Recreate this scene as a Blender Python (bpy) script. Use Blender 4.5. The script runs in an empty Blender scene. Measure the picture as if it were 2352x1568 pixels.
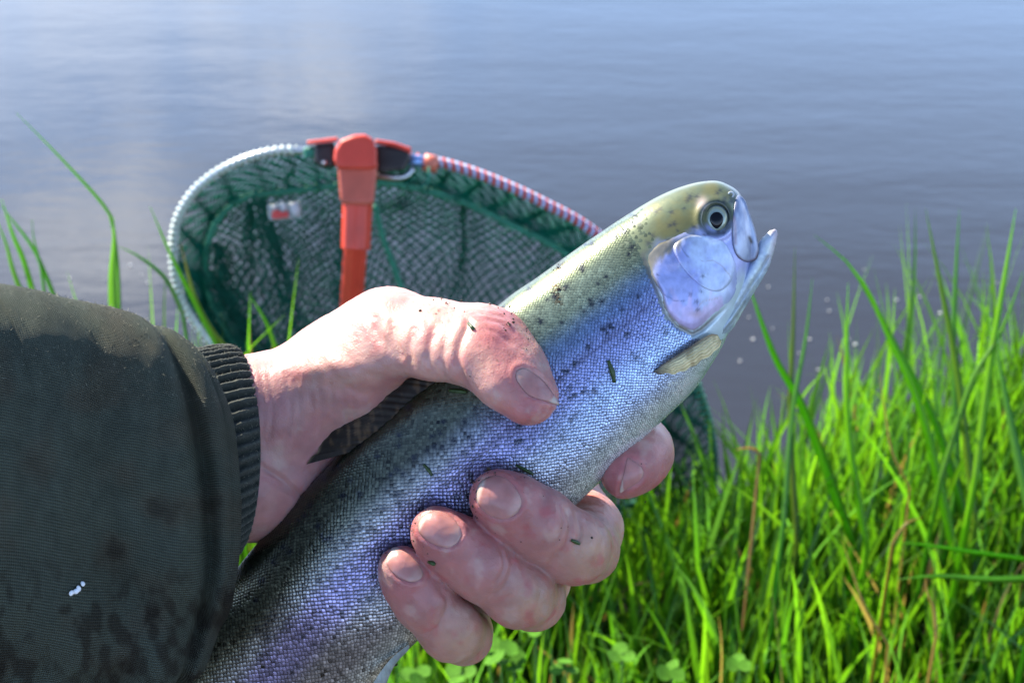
import bpy, math, random
import numpy as np
from mathutils import Vector

rng = np.random.default_rng(7)
random.seed(7)
SC = bpy.context.scene
COL = SC.collection

# ------------------------------------------------------------------ camera, world, sun
CAMH, PITCH, FPX, CX, CY = 0.9, 30.0, 3505.0, 1176.0, 784.0
cam_d = bpy.data.cameras.new('camera')
cam = bpy.data.objects.new('camera', cam_d); COL.objects.link(cam); SC.camera = cam
cam.location = (0, 0, CAMH)
cam.rotation_euler = (math.radians(90 - PITCH), 0, 0)
cam_d.sensor_width = 23.5
cam_d.lens = 23.5 * FPX / 2352.0
cam_d.clip_start = 0.02; cam_d.clip_end = 3000
cam_d.dof.use_dof = True
cam_d.dof.focus_distance = 0.402
cam_d.dof.aperture_fstop = 18
cam_d.dof.aperture_blades = 0

Fv = np.array([0, math.cos(math.radians(PITCH)), -math.sin(math.radians(PITCH))])
Uv = np.array([0, math.sin(math.radians(PITCH)), math.cos(math.radians(PITCH))])
Rv = np.array([1.0, 0, 0])

# direction towards the sun, from camera-right / camera-up / towards-the-camera components
s = -0.55 * Rv + 0.82 * Uv - 0.16 * (-Fv)
SUN = s / np.linalg.norm(s)
sun_el = math.asin(SUN[2]); sun_az = math.atan2(SUN[0], SUN[1])

w = bpy.data.worlds.new('World'); SC.world = w; w.use_nodes = True
nt = w.node_tree; nt.nodes.clear()
def N(nt, t, **k):
    n = nt.nodes.new(t)
    for a, b in k.items():
        if a in n.inputs.keys() if isinstance(a, str) else False: n.inputs[a].default_value = b
        else: setattr(n, a, b)
    return n
sky = nt.nodes.new('ShaderNodeTexSky'); sky.sky_type = 'NISHITA'; sky.sun_disc = False
sky.sun_elevation = sun_el; sky.sun_rotation = sun_az
sky.air_density = 1.0; sky.dust_density = 0.35; sky.ozone_density = 3.0
tc = nt.nodes.new('ShaderNodeTexCoord')
mp = nt.nodes.new('ShaderNodeMapping'); mp.inputs['Scale'].default_value = (1.4, 1.4, 4.2)
mp.inputs['Location'].default_value = (0.35, 1.2, 0.3)
nz = nt.nodes.new('ShaderNodeTexNoise'); nz.inputs['Scale'].default_value = 2.2
nz.inputs['Detail'].default_value = 7; nz.inputs['Roughness'].default_value = 0.6
cr = nt.nodes.new('ShaderNodeMapRange'); cr.inputs['From Min'].default_value = 0.56; cr.inputs['From Max'].default_value = 0.74
cr.inputs['To Max'].default_value = 0.85
mx = nt.nodes.new('ShaderNodeMix'); mx.data_type = 'RGBA'
mx.inputs[7].default_value = (11.0, 11.6, 12.8, 1)
bg = nt.nodes.new('ShaderNodeBackground'); bg.inputs['Strength'].default_value = 0.09
wo = nt.nodes.new('ShaderNodeOutputWorld')
L = nt.links.new
L(tc.outputs['Generated'], mp.inputs['Vector']); L(mp.outputs[0], nz.inputs['Vector'])
sx_ = nt.nodes.new('ShaderNodeSeparateXYZ'); L(tc.outputs['Generated'], sx_.inputs[0])
hz_ = nt.nodes.new('ShaderNodeMapRange'); hz_.inputs['From Min'].default_value = 0.0; hz_.inputs['From Max'].default_value = 0.42; hz_.inputs['To Min'].default_value = 0.20; hz_.inputs['To Max'].default_value = -0.09
ad_ = nt.nodes.new('ShaderNodeMath'); ad_.operation = 'ADD'; L(sx_.outputs[2], hz_.inputs['Value']); L(hz_.outputs[0], ad_.inputs[0]); L(nz.outputs['Fac'], ad_.inputs[1])
L(ad_.outputs[0], cr.inputs['Value'])
puff_last = cr.outputs[0]
def refl(px, py):
    d = Fv + (px - CX) / FPX * Rv + (CY - py) / FPX * Uv; d = d / np.linalg.norm(d); return (d[0], d[1], -d[2])
for (px_, py_, sx__, sz__, am) in ((745, 205, 20, 36, .55), (690, 190, 14, 50, .25), (210, 560, 9, 20, .45), (150, 500, 11, 40, .3), (60, 10, 4, 14, .5), (300, 590, 14, 40, .3)):
    c_ = refl(px_, py_)
    vs1 = nt.nodes.new('ShaderNodeVectorMath'); vs1.operation = 'SUBTRACT'; vs1.inputs[1].default_value = c_; L(tc.outputs['Generated'], vs1.inputs[0])
    vs2_ = nt.nodes.new('ShaderNodeVectorMath'); vs2_.operation = 'MULTIPLY'; vs2_.inputs[1].default_value = (sx__, sx__ * .6, sz__); L(vs1.outputs[0], vs2_.inputs[0])
    ln = nt.nodes.new('ShaderNodeVectorMath'); ln.operation = 'LENGTH'; L(vs2_.outputs[0], ln.inputs[0])
    nz2 = nt.nodes.new('ShaderNodeTexNoise'); nz2.inputs['Scale'].default_value = 22; nz2.inputs['Detail'].default_value = 5; L(tc.outputs['Generated'], nz2.inputs['Vector'])
    sm_ = nt.nodes.new('ShaderNodeMath'); sm_.operation = 'MULTIPLY_ADD'; sm_.inputs[1].default_value = 2.2; L(nz2.outputs['Fac'], sm_.inputs[0]); L(ln.outputs['Value'], sm_.inputs[2])
    mr_ = nt.nodes.new('ShaderNodeMapRange'); mr_.inputs['From Min'].default_value = 1.2; mr_.inputs['From Max'].default_value = 2.3; mr_.inputs['To Min'].default_value = am; mr_.inputs['To Max'].default_value = 0; L(sm_.outputs[0], mr_.inputs['Value'])
    a2_ = nt.nodes.new('ShaderNodeMath'); a2_.operation = 'ADD'; a2_.use_clamp = True; L(puff_last, a2_.inputs[0]); L(mr_.outputs[0], a2_.inputs[1]); puff_last = a2_.outputs[0]
L(puff_last, mx.inputs[0])
veil = nt.nodes.new('ShaderNodeMapRange'); veil.inputs['From Min'].default_value = .22; veil.inputs['From Max'].default_value = .46; veil.inputs['To Min'].default_value = .72; veil.inputs['To Max'].default_value = 0
L(sx_.outputs[2], veil.inputs['Value'])
mv_ = nt.nodes.new('ShaderNodeMix'); mv_.data_type = 'RGBA'; mv_.inputs[7].default_value = (6.6, 10.2, 17.0, 1); L(veil.outputs[0], mv_.inputs[0]); L(sky.outputs[0], mv_.inputs[6])
L(mv_.outputs[2], mx.inputs[6]); L(mx.outputs[2], bg.inputs['Color']); L(bg.outputs[0], wo.inputs[0])

sd_ = bpy.data.lights.new('sun', 'SUN'); sd_.energy = 5.0; sd_.angle = math.radians(0.5); sd_.color = (1.0, 0.91, 0.76)
so = bpy.data.objects.new('sun', sd_); COL.objects.link(so)
so.rotation_euler = Vector(SUN).to_track_quat('Z', 'Y').to_euler(); so.location = (0, 0, 5)
SC.view_settings.view_transform = 'Standard'; SC.view_settings.look = 'None'
SC.view_settings.exposure = 1.5; SC.view_settings.gamma = 1
SC.render.engine = 'CYCLES'
SC.cycles.use_denoising = True
SC.cycles.max_bounces = 8; SC.cycles.transparent_max_bounces = 12
SC.cycles.sample_clamp_indirect = 6

# ------------------------------------------------------------------ placing helpers
DS = 0.42; UNIT = DS / FPX
def P(x, y, d):
    x = np.asarray(x, float); y = np.asarray(y, float); d = np.asarray(d, float)
    x, y, d = np.broadcast_arrays(x, y, d)
    return (np.array([0, 0, CAMH]) + d[..., None] * (Fv + ((x - CX) / FPX)[..., None] * Rv + ((CY - y) / FPX)[..., None] * Uv))
def PW(x, y, w): return P(x, y, DS - np.asarray(w, float) * UNIT)

def tag(o, label=None, cat=None, group=None, kind=None):
    if label: o['label'] = label
    if cat: o['category'] = cat
    if group: o['group'] = group
    if kind: o['kind'] = kind
    return o
def empty(name, loc, **k):
    o = bpy.data.objects.new(name, None); COL.objects.link(o); o.location = loc
    o.empty_display_size = 0.02
    return tag(o, **k)
def origin(o):
    l = np.zeros(3)
    while o is not None:
        l = l + np.array(o.location); o = o.parent
    return l
def mesh(name, V, faces, mat, parent=None, smooth=True, col=None, uv=None, loc=None):
    """V world coordinates; faces list or (n,3|4) array; col per vertex rgb; uv per vertex."""
    V = np.asarray(V, float).reshape(-1, 3)
    base = origin(parent) if parent else np.zeros(3)
    if loc is None:
        loc = base if parent else V.mean(0)
    me = bpy.data.meshes.new(name)
    Vl = V - np.asarray(loc)
    if isinstance(faces, np.ndarray):
        n, k = faces.shape
        me.vertices.add(len(Vl)); me.vertices.foreach_set('co', Vl.astype(np.float32).ravel())
        me.loops.add(n * k); me.loops.foreach_set('vertex_index', faces.astype(np.int32).ravel())
        me.polygons.add(n); me.polygons.foreach_set('loop_start', np.arange(0, n * k, k, dtype=np.int32))
        me.polygons.foreach_set('loop_total', np.full(n, k, dtype=np.int32))
        me.update(calc_edges=True)
        me.validate()
    else:
        me.from_pydata(Vl.tolist(), [], faces); me.update()
    if smooth:
        me.polygons.foreach_set('use_smooth', np.ones(len(me.polygons), dtype=bool))
    if col is not None:
        a = me.color_attributes.new('col', 'FLOAT_COLOR', 'POINT')
        c = np.ones((len(V), 4), np.float32); c[:, :3] = col
        a.data.foreach_set('color', c.ravel())
    if uv is not None:
        ul = me.uv_layers.new(name='UVMap')
        li = np.zeros(len(me.loops), np.int32); me.loops.foreach_get('vertex_index', li)
        ul.data.foreach_set('uv', np.asarray(uv, np.float32)[li].ravel())
    if mat: me.materials.append(mat)
    o = bpy.data.objects.new(name, me); COL.objects.link(o)
    if parent: o.parent = parent; o.location = np.asarray(loc) - base
    else: o.location = loc
    return o

def grid_faces(n, m, wrap=False):
    i = np.arange(n - 1)[:, None]; j = np.arange(m if wrap else m - 1)[None, :]
    j2 = (j + 1) % m
    return np.stack([i * m + j, i * m + j2, (i + 1) * m + j2, (i + 1) * m + j], -1).reshape(-1, 4)

def spline(pts, n, closed=False):
    """Catmull-Rom through pts resampled uniformly by length."""
    p = np.asarray(pts, float)
    if closed: q = np.vstack([p[-1], p, p[0], p[1]])
    else: q = np.vstack([2 * p[0] - p[1], p, 2 * p[-1] - p[-2]])
    out = []
    for i in range(1, len(q) - 2):
        t = np.linspace(0, 1, 24, endpoint=False)[:, None]
        a, b, c, d = q[i - 1], q[i], q[i + 1], q[i + 2]
        out.append(0.5 * ((2 * b) + (c - a) * t + (2 * a - 5 * b + 4 * c - d) * t ** 2 + (-a + 3 * b - 3 * c + d) * t ** 3))
    out = np.vstack(out + [q[-2][None]])
    L_ = np.r_[0, np.cumsum(np.linalg.norm(np.diff(out, axis=0), axis=1))]
    u = np.linspace(0, L_[-1], n, endpoint=not closed)
    return np.stack([np.interp(u, L_, out[:, k]) for k in range(out.shape[1])], -1)

def tube(pts, r, sides=8, cap=True, closed=False):
    p = np.asarray(pts, float); n = len(p)
    r = np.broadcast_to(np.asarray(r, float), (n,))
    if closed: t = np.roll(p, -1, 0) - np.roll(p, 1, 0)
    else: t = np.gradient(p, axis=0)
    t /= np.linalg.norm(t, axis=1)[:, None] + 1e-12
    ref = np.array([0, 0, 1.0]) if abs(t[0][2]) < 0.9 else np.array([1.0, 0, 0])
    nrm = np.zeros_like(p); v = np.cross(t[0], ref); v /= np.linalg.norm(v)
    for i in range(n):
        v = v - t[i] * v.dot(t[i]); v /= np.linalg.norm(v) + 1e-12; nrm[i] = v
    b = np.cross(t, nrm)
    a = np.arange(sides) * 2 * math.pi / sides
    V = p[:, None] + r[:, None, None] * (np.cos(a)[None, :, None] * nrm[:, None] + np.sin(a)[None, :, None] * b[:, None])
    Fc = grid_faces(n, sides, True)
    if closed:
        j = np.arange(sides); j2 = (j + 1) % sides; o = (n - 1) * sides
        Fc = np.vstack([Fc, np.stack([o + j, o + j2, j2, j], -1)])
    V = V.reshape(-1, 3); Fl = Fc
    if cap and not closed:
        V = np.vstack([V, p[0], p[-1]]); c0, c1 = len(V) - 2, len(V) - 1
        j = np.arange(sides); j2 = (j + 1) % sides; o = (n - 1) * sides
        Fl = np.vstack([Fc, np.stack([j2, j, np.full(sides, c0), np.full(sides, c0)], -1),
                        np.stack([o + j, o + j2, np.full(sides, c1), np.full(sides, c1)], -1)])
        Fl = [list(dict.fromkeys(f)) for f in Fl.tolist()]
    return V, Fl
def join(parts):
    V = []; Fl = []; o = 0
    for v, f in parts:
        V.append(v); f = f.tolist() if isinstance(f, np.ndarray) else f
        Fl += [[i + o for i in q] for q in f]; o += len(v)
    return np.vstack(V), Fl

# value noise in numpy (smooth, 3D)
_perm = rng.random((32, 32, 32)).astype(np.float32)
def vnoise(p):
    p = np.asarray(p, float); i = np.floor(p).astype(int); f = p - i; f = f * f * (3 - 2 * f)
    r = 0
    for dx in (0, 1):
        for dy in (0, 1):
            for dz in (0, 1):
                wgt = (f[..., 0] if dx else 1 - f[..., 0]) * (f[..., 1] if dy else 1 - f[..., 1]) * (f[..., 2] if dz else 1 - f[..., 2])
                r = r + wgt * _perm[(i[..., 0] + dx) % 32, (i[..., 1] + dy) % 32, (i[..., 2] + dz) % 32]
    return r * 2 - 1
def fbm(p, o=4):
    r = 0; a = 1; s_ = 0
    for k in range(o):
        r = r + a * vnoise(np.asarray(p) * 2 ** k + 7.3 * k); s_ += a; a *= 0.5
    return r / s_
def sstep(a, b, x):
    t = np.clip((x - a) / (b - a), 0, 1); return t * t * (3 - 2 * t)
def poly_sd(x, y, poly):
    poly = np.asarray(poly, float); d = np.full(np.shape(x), 1e9); ins = np.zeros(np.shape(x), bool)
    for i in range(len(poly)):
        a = poly[i]; b = poly[(i + 1) % len(poly)]
        e = b - a; px = x - a[0]; py = y - a[1]
        t = np.clip((px * e[0] + py * e[1]) / (e @ e + 1e-9), 0, 1)
        d = np.minimum(d, np.hypot(px - t * e[0], py - t * e[1]))
        c = ((a[1] > y) != (b[1] > y)) & (x < (b[0] - a[0]) * (y - a[1]) / (b[1] - a[1] + 1e-12) + a[0])
        ins ^= c
    return np.where(ins, -d, d)
def line_d(x, y, pts):
    d = np.full(np.shape(x), 1e9)
    for a, b in zip(pts[:-1], pts[1:]):
        a = np.asarray(a, float); b = np.asarray(b, float); e = b - a
        t = np.clip(((x - a[0]) * e[0] + (y - a[1]) * e[1]) / (e @ e + 1e-9), 0, 1)
        d = np.minimum(d, np.hypot(x - a[0] - t * e[0], y - a[1] - t * e[1]))
    return d

def surface_nets(D, org, step):
    """D[i,j,k] signed distance sampled on a grid; returns verts (grid space mapped) and quads."""
    S = D < 0
    c = [S[dx:S.shape[0] - 1 + dx, dy:S.shape[1] - 1 + dy, dz:S.shape[2] - 1 + dz] for dx in (0, 1) for dy in (0, 1) for dz in (0, 1)]
    cnt = sum(a.astype(np.int8) for a in c)
    act = (cnt > 0) & (cnt < 8)
    I = np.argwhere(act)
    idx = -np.ones(act.shape, np.int64); idx[act] = np.arange(len(I))
    acc = np.zeros((len(I), 3)); num = np.zeros(len(I))
    corners = [(dx, dy, dz) for dx in (0, 1) for dy in (0, 1) for dz in (0, 1)]
    for a in corners:
        for ax in range(3):
            if a[ax] == 1: continue
            b = list(a); b[ax] = 1
            va = D[I[:, 0] + a[0], I[:, 1] + a[1], I[:, 2] + a[2]]; vb = D[I[:, 0] + b[0], I[:, 1] + b[1], I[:, 2] + b[2]]
            m = (va < 0) != (vb < 0)
            t = np.where(m, va / (va - vb + 1e-12), 0)
            p = np.array(a, float)[None].repeat(len(I), 0); p[:, ax] += t
            acc[m] += p[m]; num[m] += 1
    V = (I + acc / num[:, None]) * step + np.asarray(org)
    Q = []
    for ax in range(3):
        A = [slice(None)] * 3; B = [slice(None)] * 3
        A[ax] = slice(0, -1); B[ax] = slice(1, None)
        sa = S[tuple(A)]; sb = S[tuple(B)]
        E = np.argwhere(sa != sb)
        o1, o2 = [k for k in range(3) if k != ax]
        E = E[(E[:, o1] > 0) & (E[:, o2] > 0) & (E[:, o1] < D.shape[o1] - 1) & (E[:, o2] < D.shape[o2] - 1)]
        def cell(d1, d2):
            q = E.copy(); q[:, o1] -= d1; q[:, o2] -= d2; return idx[q[:, 0], q[:, 1], q[:, 2]]
        q = np.stack([cell(1, 1), cell(0, 1), cell(0, 0), cell(1, 0)], -1)
        fl = sa[E[:, 0], E[:, 1], E[:, 2]]
        if ax == 1: fl = ~fl
        q = np.where(fl[:, None], q, q[:, ::-1])
        Q.append(q)
    return V, np.vstack(Q)

def vnormals(V, Q):
    a = V[Q[:, 0]]; b = V[Q[:, 1]]; c = V[Q[:, 2]]; d = V[Q[:, -1]]
    n = np.cross(c - a, d - b)
    N_ = np.zeros_like(V)
    for k in range(Q.shape[1]): np.add.at(N_, Q[:, k], n)
    return N_ / (np.linalg.norm(N_, axis=1)[:, None] + 1e-12)
def lap_smooth(V, Q, it=1, lam=0.5):
    for _ in range(it):
        acc = np.zeros_like(V); num = np.zeros(len(V))
        k = Q.shape[1]
        for a in range(k):
            for b in (Q[:, (a + 1) % k], Q[:, (a - 1) % k]):
                np.add.at(acc, Q[:, a], V[b]); np.add.at(num, Q[:, a], 1)
        V = V + lam * (acc / np.maximum(num, 1)[:, None] - V)
    return V

class HMap:
    """front height map w(x, y) of a surface given by dense points in picture units"""
    def __init__(s, V, step=3.0):
        s.x0, s.y0 = V[:, 0].min(), V[:, 1].min(); s.st = step
        nx = int((V[:, 0].max() - s.x0) / step) + 2; ny = int((V[:, 1].max() - s.y0) / step) + 2
        H = np.full((nx, ny), -1e9); i = ((V[:, 0] - s.x0) / step).astype(int); j = ((V[:, 1] - s.y0) / step).astype(int)
        np.maximum.at(H, (i, j), V[:, 2])
        for _ in range(40):
            m = H < -1e8
            if not m.any(): break
            acc = np.zeros_like(H); num = np.zeros_like(H)
            for dx, dy in ((1, 0), (-1, 0), (0, 1), (0, -1)):
                R_ = np.roll(H, (dx, dy), (0, 1)); ok = R_ > -1e8
                acc[ok] += R_[ok]; num[ok] += 1
            f = m & (num > 0); H[f] = acc[f] / num[f]
        H[H < -1e8] = 0
        for _ in range(2):
            H = (H * 4 + np.roll(H, 1, 0) + np.roll(H, -1, 0) + np.roll(H, 1, 1) + np.roll(H, -1, 1)) / 8
        s.H = H
    def __call__(s, x, y):
        a = np.clip((np.asarray(x, float) - s.x0) / s.st - .5, 0, s.H.shape[0] - 1.001); b = np.clip((np.asarray(y, float) - s.y0) / s.st - .5, 0, s.H.shape[1] - 1.001)
        i = a.astype(int); j = b.astype(int); f = a - i; g = b - j
        return (s.H[i, j] * (1 - f) * (1 - g) + s.H[i + 1, j] * f * (1 - g) + s.H[i, j + 1] * (1 - f) * g + s.H[i + 1, j + 1] * f * g)

def patch(poly, H, prof, nphi=96, nt=14, centre=None, lim=None):
    """raised plate with outline poly lying on height map H; prof(t, x, y) = height above it, t=1 at the edge.
    A second, lower layer closes it below so it has thickness."""
    b = spline(poly, nphi, True); c = b.mean(0) if centre is None else np.asarray(centre, float)
    t = np.linspace(0.0, 1, nt) ** 0.75
    X = c[0] + t[:, None] * (b[None, :, 0] - c[0]); Y = c[1] + t[:, None] * (b[None, :, 1] - c[1])
    base = H(X, Y)
    if lim is not None: base = np.maximum(base, lim)
    W = base + prof(np.broadcast_to(t[:, None], X.shape), X, Y)
    V = np.stack([X, Y, W], -1).reshape(-1, 3)
    Fc = grid_faces(nt, nphi, True)
    V2 = V[-nphi:].copy(); V2[:, 2] -= 7; V2[:, :2] = c + (V2[:, :2] - c) * 0.97
    n0 = len(V); V = np.vstack([V, V2]); j = np.arange(nphi); j2 = (j + 1) % nphi; o = (nt - 1) * nphi
    Fc = np.vstack([Fc, np.stack([o + j, o + j2, n0 + j2, n0 + j], -1)])
    return V, Fc[:, ::-1].copy()

# ------------------------------------------------------------------ material helper
def material(name, color=(0.5, 0.5, 0.5), rough=0.5, metal=0.0, attr=False, bump=None, sss=0, sss_r=(1, .3, .15), sss_s=0.003,
             coat=0, coat_r=0.1, spec=0.5, alpha=1, var=0.0, var_s=50, trans=0, sheen=0, ior=1.45, rvar=0.0):
    m = bpy.data.materials.new(name); m.use_nodes = True; t = m.node_tree; b = t.nodes['Principled BSDF']
    b.inputs['Base Color'].default_value = (*color, 1); b.inputs['Roughness'].default_value = rough
    b.inputs['Metallic'].default_value = metal; b.inputs['Specular IOR Level'].default_value = spec
    b.inputs['Coat Weight'].default_value = coat; b.inputs['Coat Roughness'].default_value = coat_r
    b.inputs['Alpha'].default_value = alpha; b.inputs['IOR'].default_value = ior
    b.inputs['Sheen Weight'].default_value = sheen
    b.inputs['Transmission Weight'].default_value = trans
    if sss:
        b.inputs['Subsurface Weight'].default_value = sss; b.inputs['Subsurface Radius'].default_value = sss_r
        b.inputs['Subsurface Scale'].default_value = sss_s
    tcn = t.nodes.new('ShaderNodeTexCoord')
    src = None
    if attr:
        a = t.nodes.new('ShaderNodeVertexColor'); a.layer_name = 'col'; src = a.outputs[0]
    if var:
        n = t.nodes.new('ShaderNodeTexNoise'); n.inputs['Scale'].default_value = var_s; n.inputs['Detail'].default_value = 6
        t.links.new(tcn.outputs['Object'], n.inputs['Vector'])
        r = t.nodes.new('ShaderNodeMapRange'); r.inputs['From Min'].default_value = .3; r.inputs['From Max'].default_value = .7
        r.inputs['To Min'].default_value = 1 - var; r.inputs['To Max'].default_value = 1 + var
        t.links.new(n.outputs['Fac'], r.inputs['Value'])
        v = t.nodes.new('ShaderNodeVectorMath'); v.operation = 'SCALE'
        if src is not None: t.links.new(src, v.inputs[0])
        else: v.inputs[0].default_value = color
        t.links.new(r.outputs[0], v.inputs['Scale']); src = v.outputs[0]
    if src is not None: t.links.new(src, b.inputs['Base Color'])
    last = None
    for (kind, scale, strength, dist) in (bump or []):
        if kind == 'noise':
            n = t.nodes.new('ShaderNodeTexNoise'); n.inputs['Scale'].default_value = scale; n.inputs['Detail'].default_value = 5
            out = n.outputs['Fac']
        elif kind == 'voronoi':
            n = t.nodes.new('ShaderNodeTexVoronoi'); n.feature = 'DISTANCE_TO_EDGE'; n.inputs['Scale'].default_value = scale
            out = n.outputs['Distance']
        t.links.new(tcn.outputs['Object'], n.inputs['Vector'])
        bp = t.nodes.new('ShaderNodeBump'); bp.inputs['Strength'].default_value = strength; bp.inputs['Distance'].default_value = dist
        t.links.new(out, bp.inputs['Height'])
        if last is not None: t.links.new(last, bp.inputs['Normal'])
        last = bp.outputs[0]
    if last is not None: t.links.new(last, b.inputs['Normal'])
    m['bsdf'] = b.name
    return m
def bs(m): return m.node_tree.nodes['Principled BSDF']

M = {}
M['skin'] = material('skin', attr=True, rough=0.42, sss=0.55, sss_s=0.0035, bump=[('voronoi', 1300, 0.5, 0.0002), ('noise', 700, 0.5, 0.0003)], var=0.07, var_s=120, spec=0.45, coat=.12, coat_r=.3)
M['nail'] = material('nail', attr=True, rough=0.32, sss=0.4, sss_s=0.002, coat=.2, coat_r=.2, var=0.16, var_s=260, spec=0.3, bump=[('noise', 600, .3, .0002)])
M['scale'] = material('fish_scale', attr=True, rough=0.27, metal=0.62, spec=0.6, coat=0.3, coat_r=0.15)
M['fish'] = material('fish_skin', attr=True, rough=0.33, metal=0.25, spec=0.5, bump=[('noise', 900, 0.2, 0.0002)], var=0.12, var_s=260, coat=0.4, coat_r=0.15)
M['gill'] = material('gill_cover_skin', attr=True, rough=0.42, metal=0.2, spec=0.5, bump=[('noise', 500, 0.2, 0.0003)], var=0.22, var_s=160, coat=0.15, coat_r=0.2)
M['fin'] = material('fin_membrane', attr=True, rough=0.55, sss=0.1, sss_s=0.001, spec=.25, var=0.2, var_s=400)
M['eye_black'] = material('pupil_black', (0.003, 0.004, 0.007), rough=0.08, spec=.35)
M['iris'] = material('iris_silver', attr=True, rough=0.25, metal=0.3, coat=.4, coat_r=0.05)
M['dirt'] = material('wet_soil', (0.035, 0.018, 0.008), rough=0.5, var=0.5, var_s=2000)
M['clip'] = material('grass_clipping', (0.03, 0.06, 0.012), rough=0.4, var=0.3, var_s=900)
M['bluemetal'] = material('blue_alloy', (0.25, 0.42, 0.75), rough=0.25, metal=0.6)
M['red'] = material('red_plastic', (0.62, 0.055, 0.03), rough=0.42, var=0.12, var_s=60, bump=[('noise', 300, 0.15, 0.0004)])
M['black'] = material('black_plastic', (0.03, 0.022, 0.02), rough=0.4, var=0.3, var_s=80)
M['steel'] = material('steel', (0.55, 0.56, 0.58), rough=0.3, metal=1)
M['net'] = material('green_net_cord', (0.008, 0.095, 0.065), rough=0.6, spec=.2, var=0.2, var_s=40)
M['net_dark'] = material('dark_net_cord', (0.005, 0.115, 0.075), rough=0.75, spec=.08, var=.2, var_s=40)
M['seam'] = material('green_binding', (0.03, 0.20, 0.125), rough=0.6, var=0.25, var_s=300)
M['lace_w'] = material('pale_lacing', (0.62, 0.70, 0.62), rough=0.35, var=0.1, var_s=100)
M['lace_r'] = material('red_lacing', (0.55, 0.06, 0.05), rough=0.4, var=0.1, var_s=100)
M['lace_b'] = material('lilac_lacing', (0.45, 0.5, 0.75), rough=0.35)
M['clover'] = material('clover_leaf', attr=True, rough=.8, spec=.15, var=.25, var_s=200)
M['foam'] = material('foam', (0.5, 0.5, 0.5), rough=0.3)
M['fluff'] = material('white_fluff', (0.85, 0.87, 0.9), rough=0.5)

# ------------------------------------------------------------------ SETTING
def ground_z(x, y):
    edge = 1.20 + 0.015 * np.sin(x * 13) + 0.30 * np.clip(x - .1, 0, 1)
    t = sstep(edge - 0.10, edge + 0.20, y)
    return 0.012 * vnoise(np.stack([x * 6, y * 6, x * 0], -1)) - 0.20 * t - 1.2 * sstep(edge + 0.2, edge + 3, y)
gx = np.r_[-300, -80, -20, np.linspace(-4, 4, 161), 20, 80, 300]; gy = np.r_[-300, -80, -20, np.linspace(-3, 6, 181)]
GX, GY = np.meshgrid(gx, gy, indexing='ij')
GZ = ground_z(GX, GY)
mud = material('muddy_bank', (0.055, 0.045, 0.025), rough=0.75, var=0.45, var_s=18, bump=[('noise', 30, 0.8, 0.01)])
tag(mesh('bank_ground', np.stack([GX, GY, GZ], -1), grid_faces(len(gx), len(gy)), mud, loc=(0, 0, 0)), kind='structure')

wm = bpy.data.materials.new('river_water'); wm.use_nodes = True; t = wm.node_tree; b = t.nodes['Principled BSDF']
b.inputs['Base Color'].default_value = (0.024, 0.020, 0.017, 1); b.inputs['Roughness'].default_value = 0.06; b.inputs['IOR'].default_value = 1.52; b.inputs['Specular IOR Level'].default_value = 1.0
tcn = t.nodes.new('ShaderNodeTexCoord'); last = None
for sx, sy, sc_, st, ds in ((0.6, 2.0, 4.0, 0.12, 0.010), (0.9, 2.2, 22.0, 0.14, 0.003), (0.3, 0.8, 1.0, 0.18, 0.02)):
    mpp = t.nodes.new('ShaderNodeMapping'); mpp.inputs['Scale'].default_value = (sx, sy, 1); mpp.inputs['Rotation'].default_value = (0, 0, 0.12)
    n = t.nodes.new('ShaderNodeTexNoise'); n.inputs['Scale'].default_value = sc_; n.inputs['Detail'].default_value = 4
    t.links.new(tcn.outputs['Object'], mpp.inputs[0]); t.links.new(mpp.outputs[0], n.inputs['Vector'])
    bp = t.nodes.new('ShaderNodeBump'); bp.inputs['Strength'].default_value = st; bp.inputs['Distance'].default_value = ds
    t.links.new(n.outputs['Fac'], bp.inputs['Height'])
    if last is not None: t.links.new(last, bp.inputs['Normal'])
    last = bp.outputs[0]
t.links.new(last, b.inputs['Normal'])
WZ = -0.12
wv = [(-900, 1.0, WZ), (900, 1.0, WZ), (900, 1800, WZ), (-900, 1800, WZ)]
tag(mesh('water', wv, [[0, 1, 2, 3]], wm, loc=(0, 0, WZ), smooth=False), kind='structure')

# ------------------------------------------------------------------ FISH
ST = np.array([  # Tx Ty Bx By halfthickness centre_w
    [-170, 2330, -10, 2390, 10, -560],
    [-90, 2140, 60, 2230, 34, -500],
    [20, 1960, 190, 2110, 46, -430],
    [170, 1775, 390, 1985, 66, -340],
    [345, 1562, 620, 1800, 92, -225],
    [478, 1392, 775, 1655, 112, -125],
    [578, 1262, 890, 1535, 130, -50],
    [704, 1118, 1030, 1405, 142, -12],
    [840, 985, 1180, 1285, 150, 0],
    [985, 850, 1310, 1170, 152, 0],
    [1145, 700, 1430, 1052, 148, 0],
    [1240, 632, 1520, 965, 143, 0],
    [1340, 560, 1592, 895, 136, 0],
    [1430, 500, 1640, 825, 128, 0],
    [1510, 452, 1672, 765, 116, 0],
    [1580, 424, 1694, 712, 100, 0],
    [1640, 415, 1712, 660, 82, 0],
    [1676, 426, 1722, 612, 64, 0],
    [1700, 445, 1728, 575, 44, 0],
    [1714, 478, 1728, 540, 20, 0],
    [1718, 500, 1724, 515, 3, 0]], float)
NS, MT = 620, 240
S_ = spline(ST, NS)
th = np.arange(MT) * 2 * math.pi / MT
Tt, Bb = S_[:, :2], S_[:, 2:4]; Cc = (Tt + Bb) / 2; Rr = (Tt - Bb) / 2
ct = np.cos(th); stt = np.sin(th)
Wf = np.sign(stt) * np.abs(stt) ** 0.82
FX = Cc[:, None, 0] + ct[None] * Rr[:, None, 0]; FY = Cc[:, None, 1] + ct[None] * Rr[:, None, 1]
FW = S_[:, 5][:, None] + Wf[None] * S_[:, 4][:, None]
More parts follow.
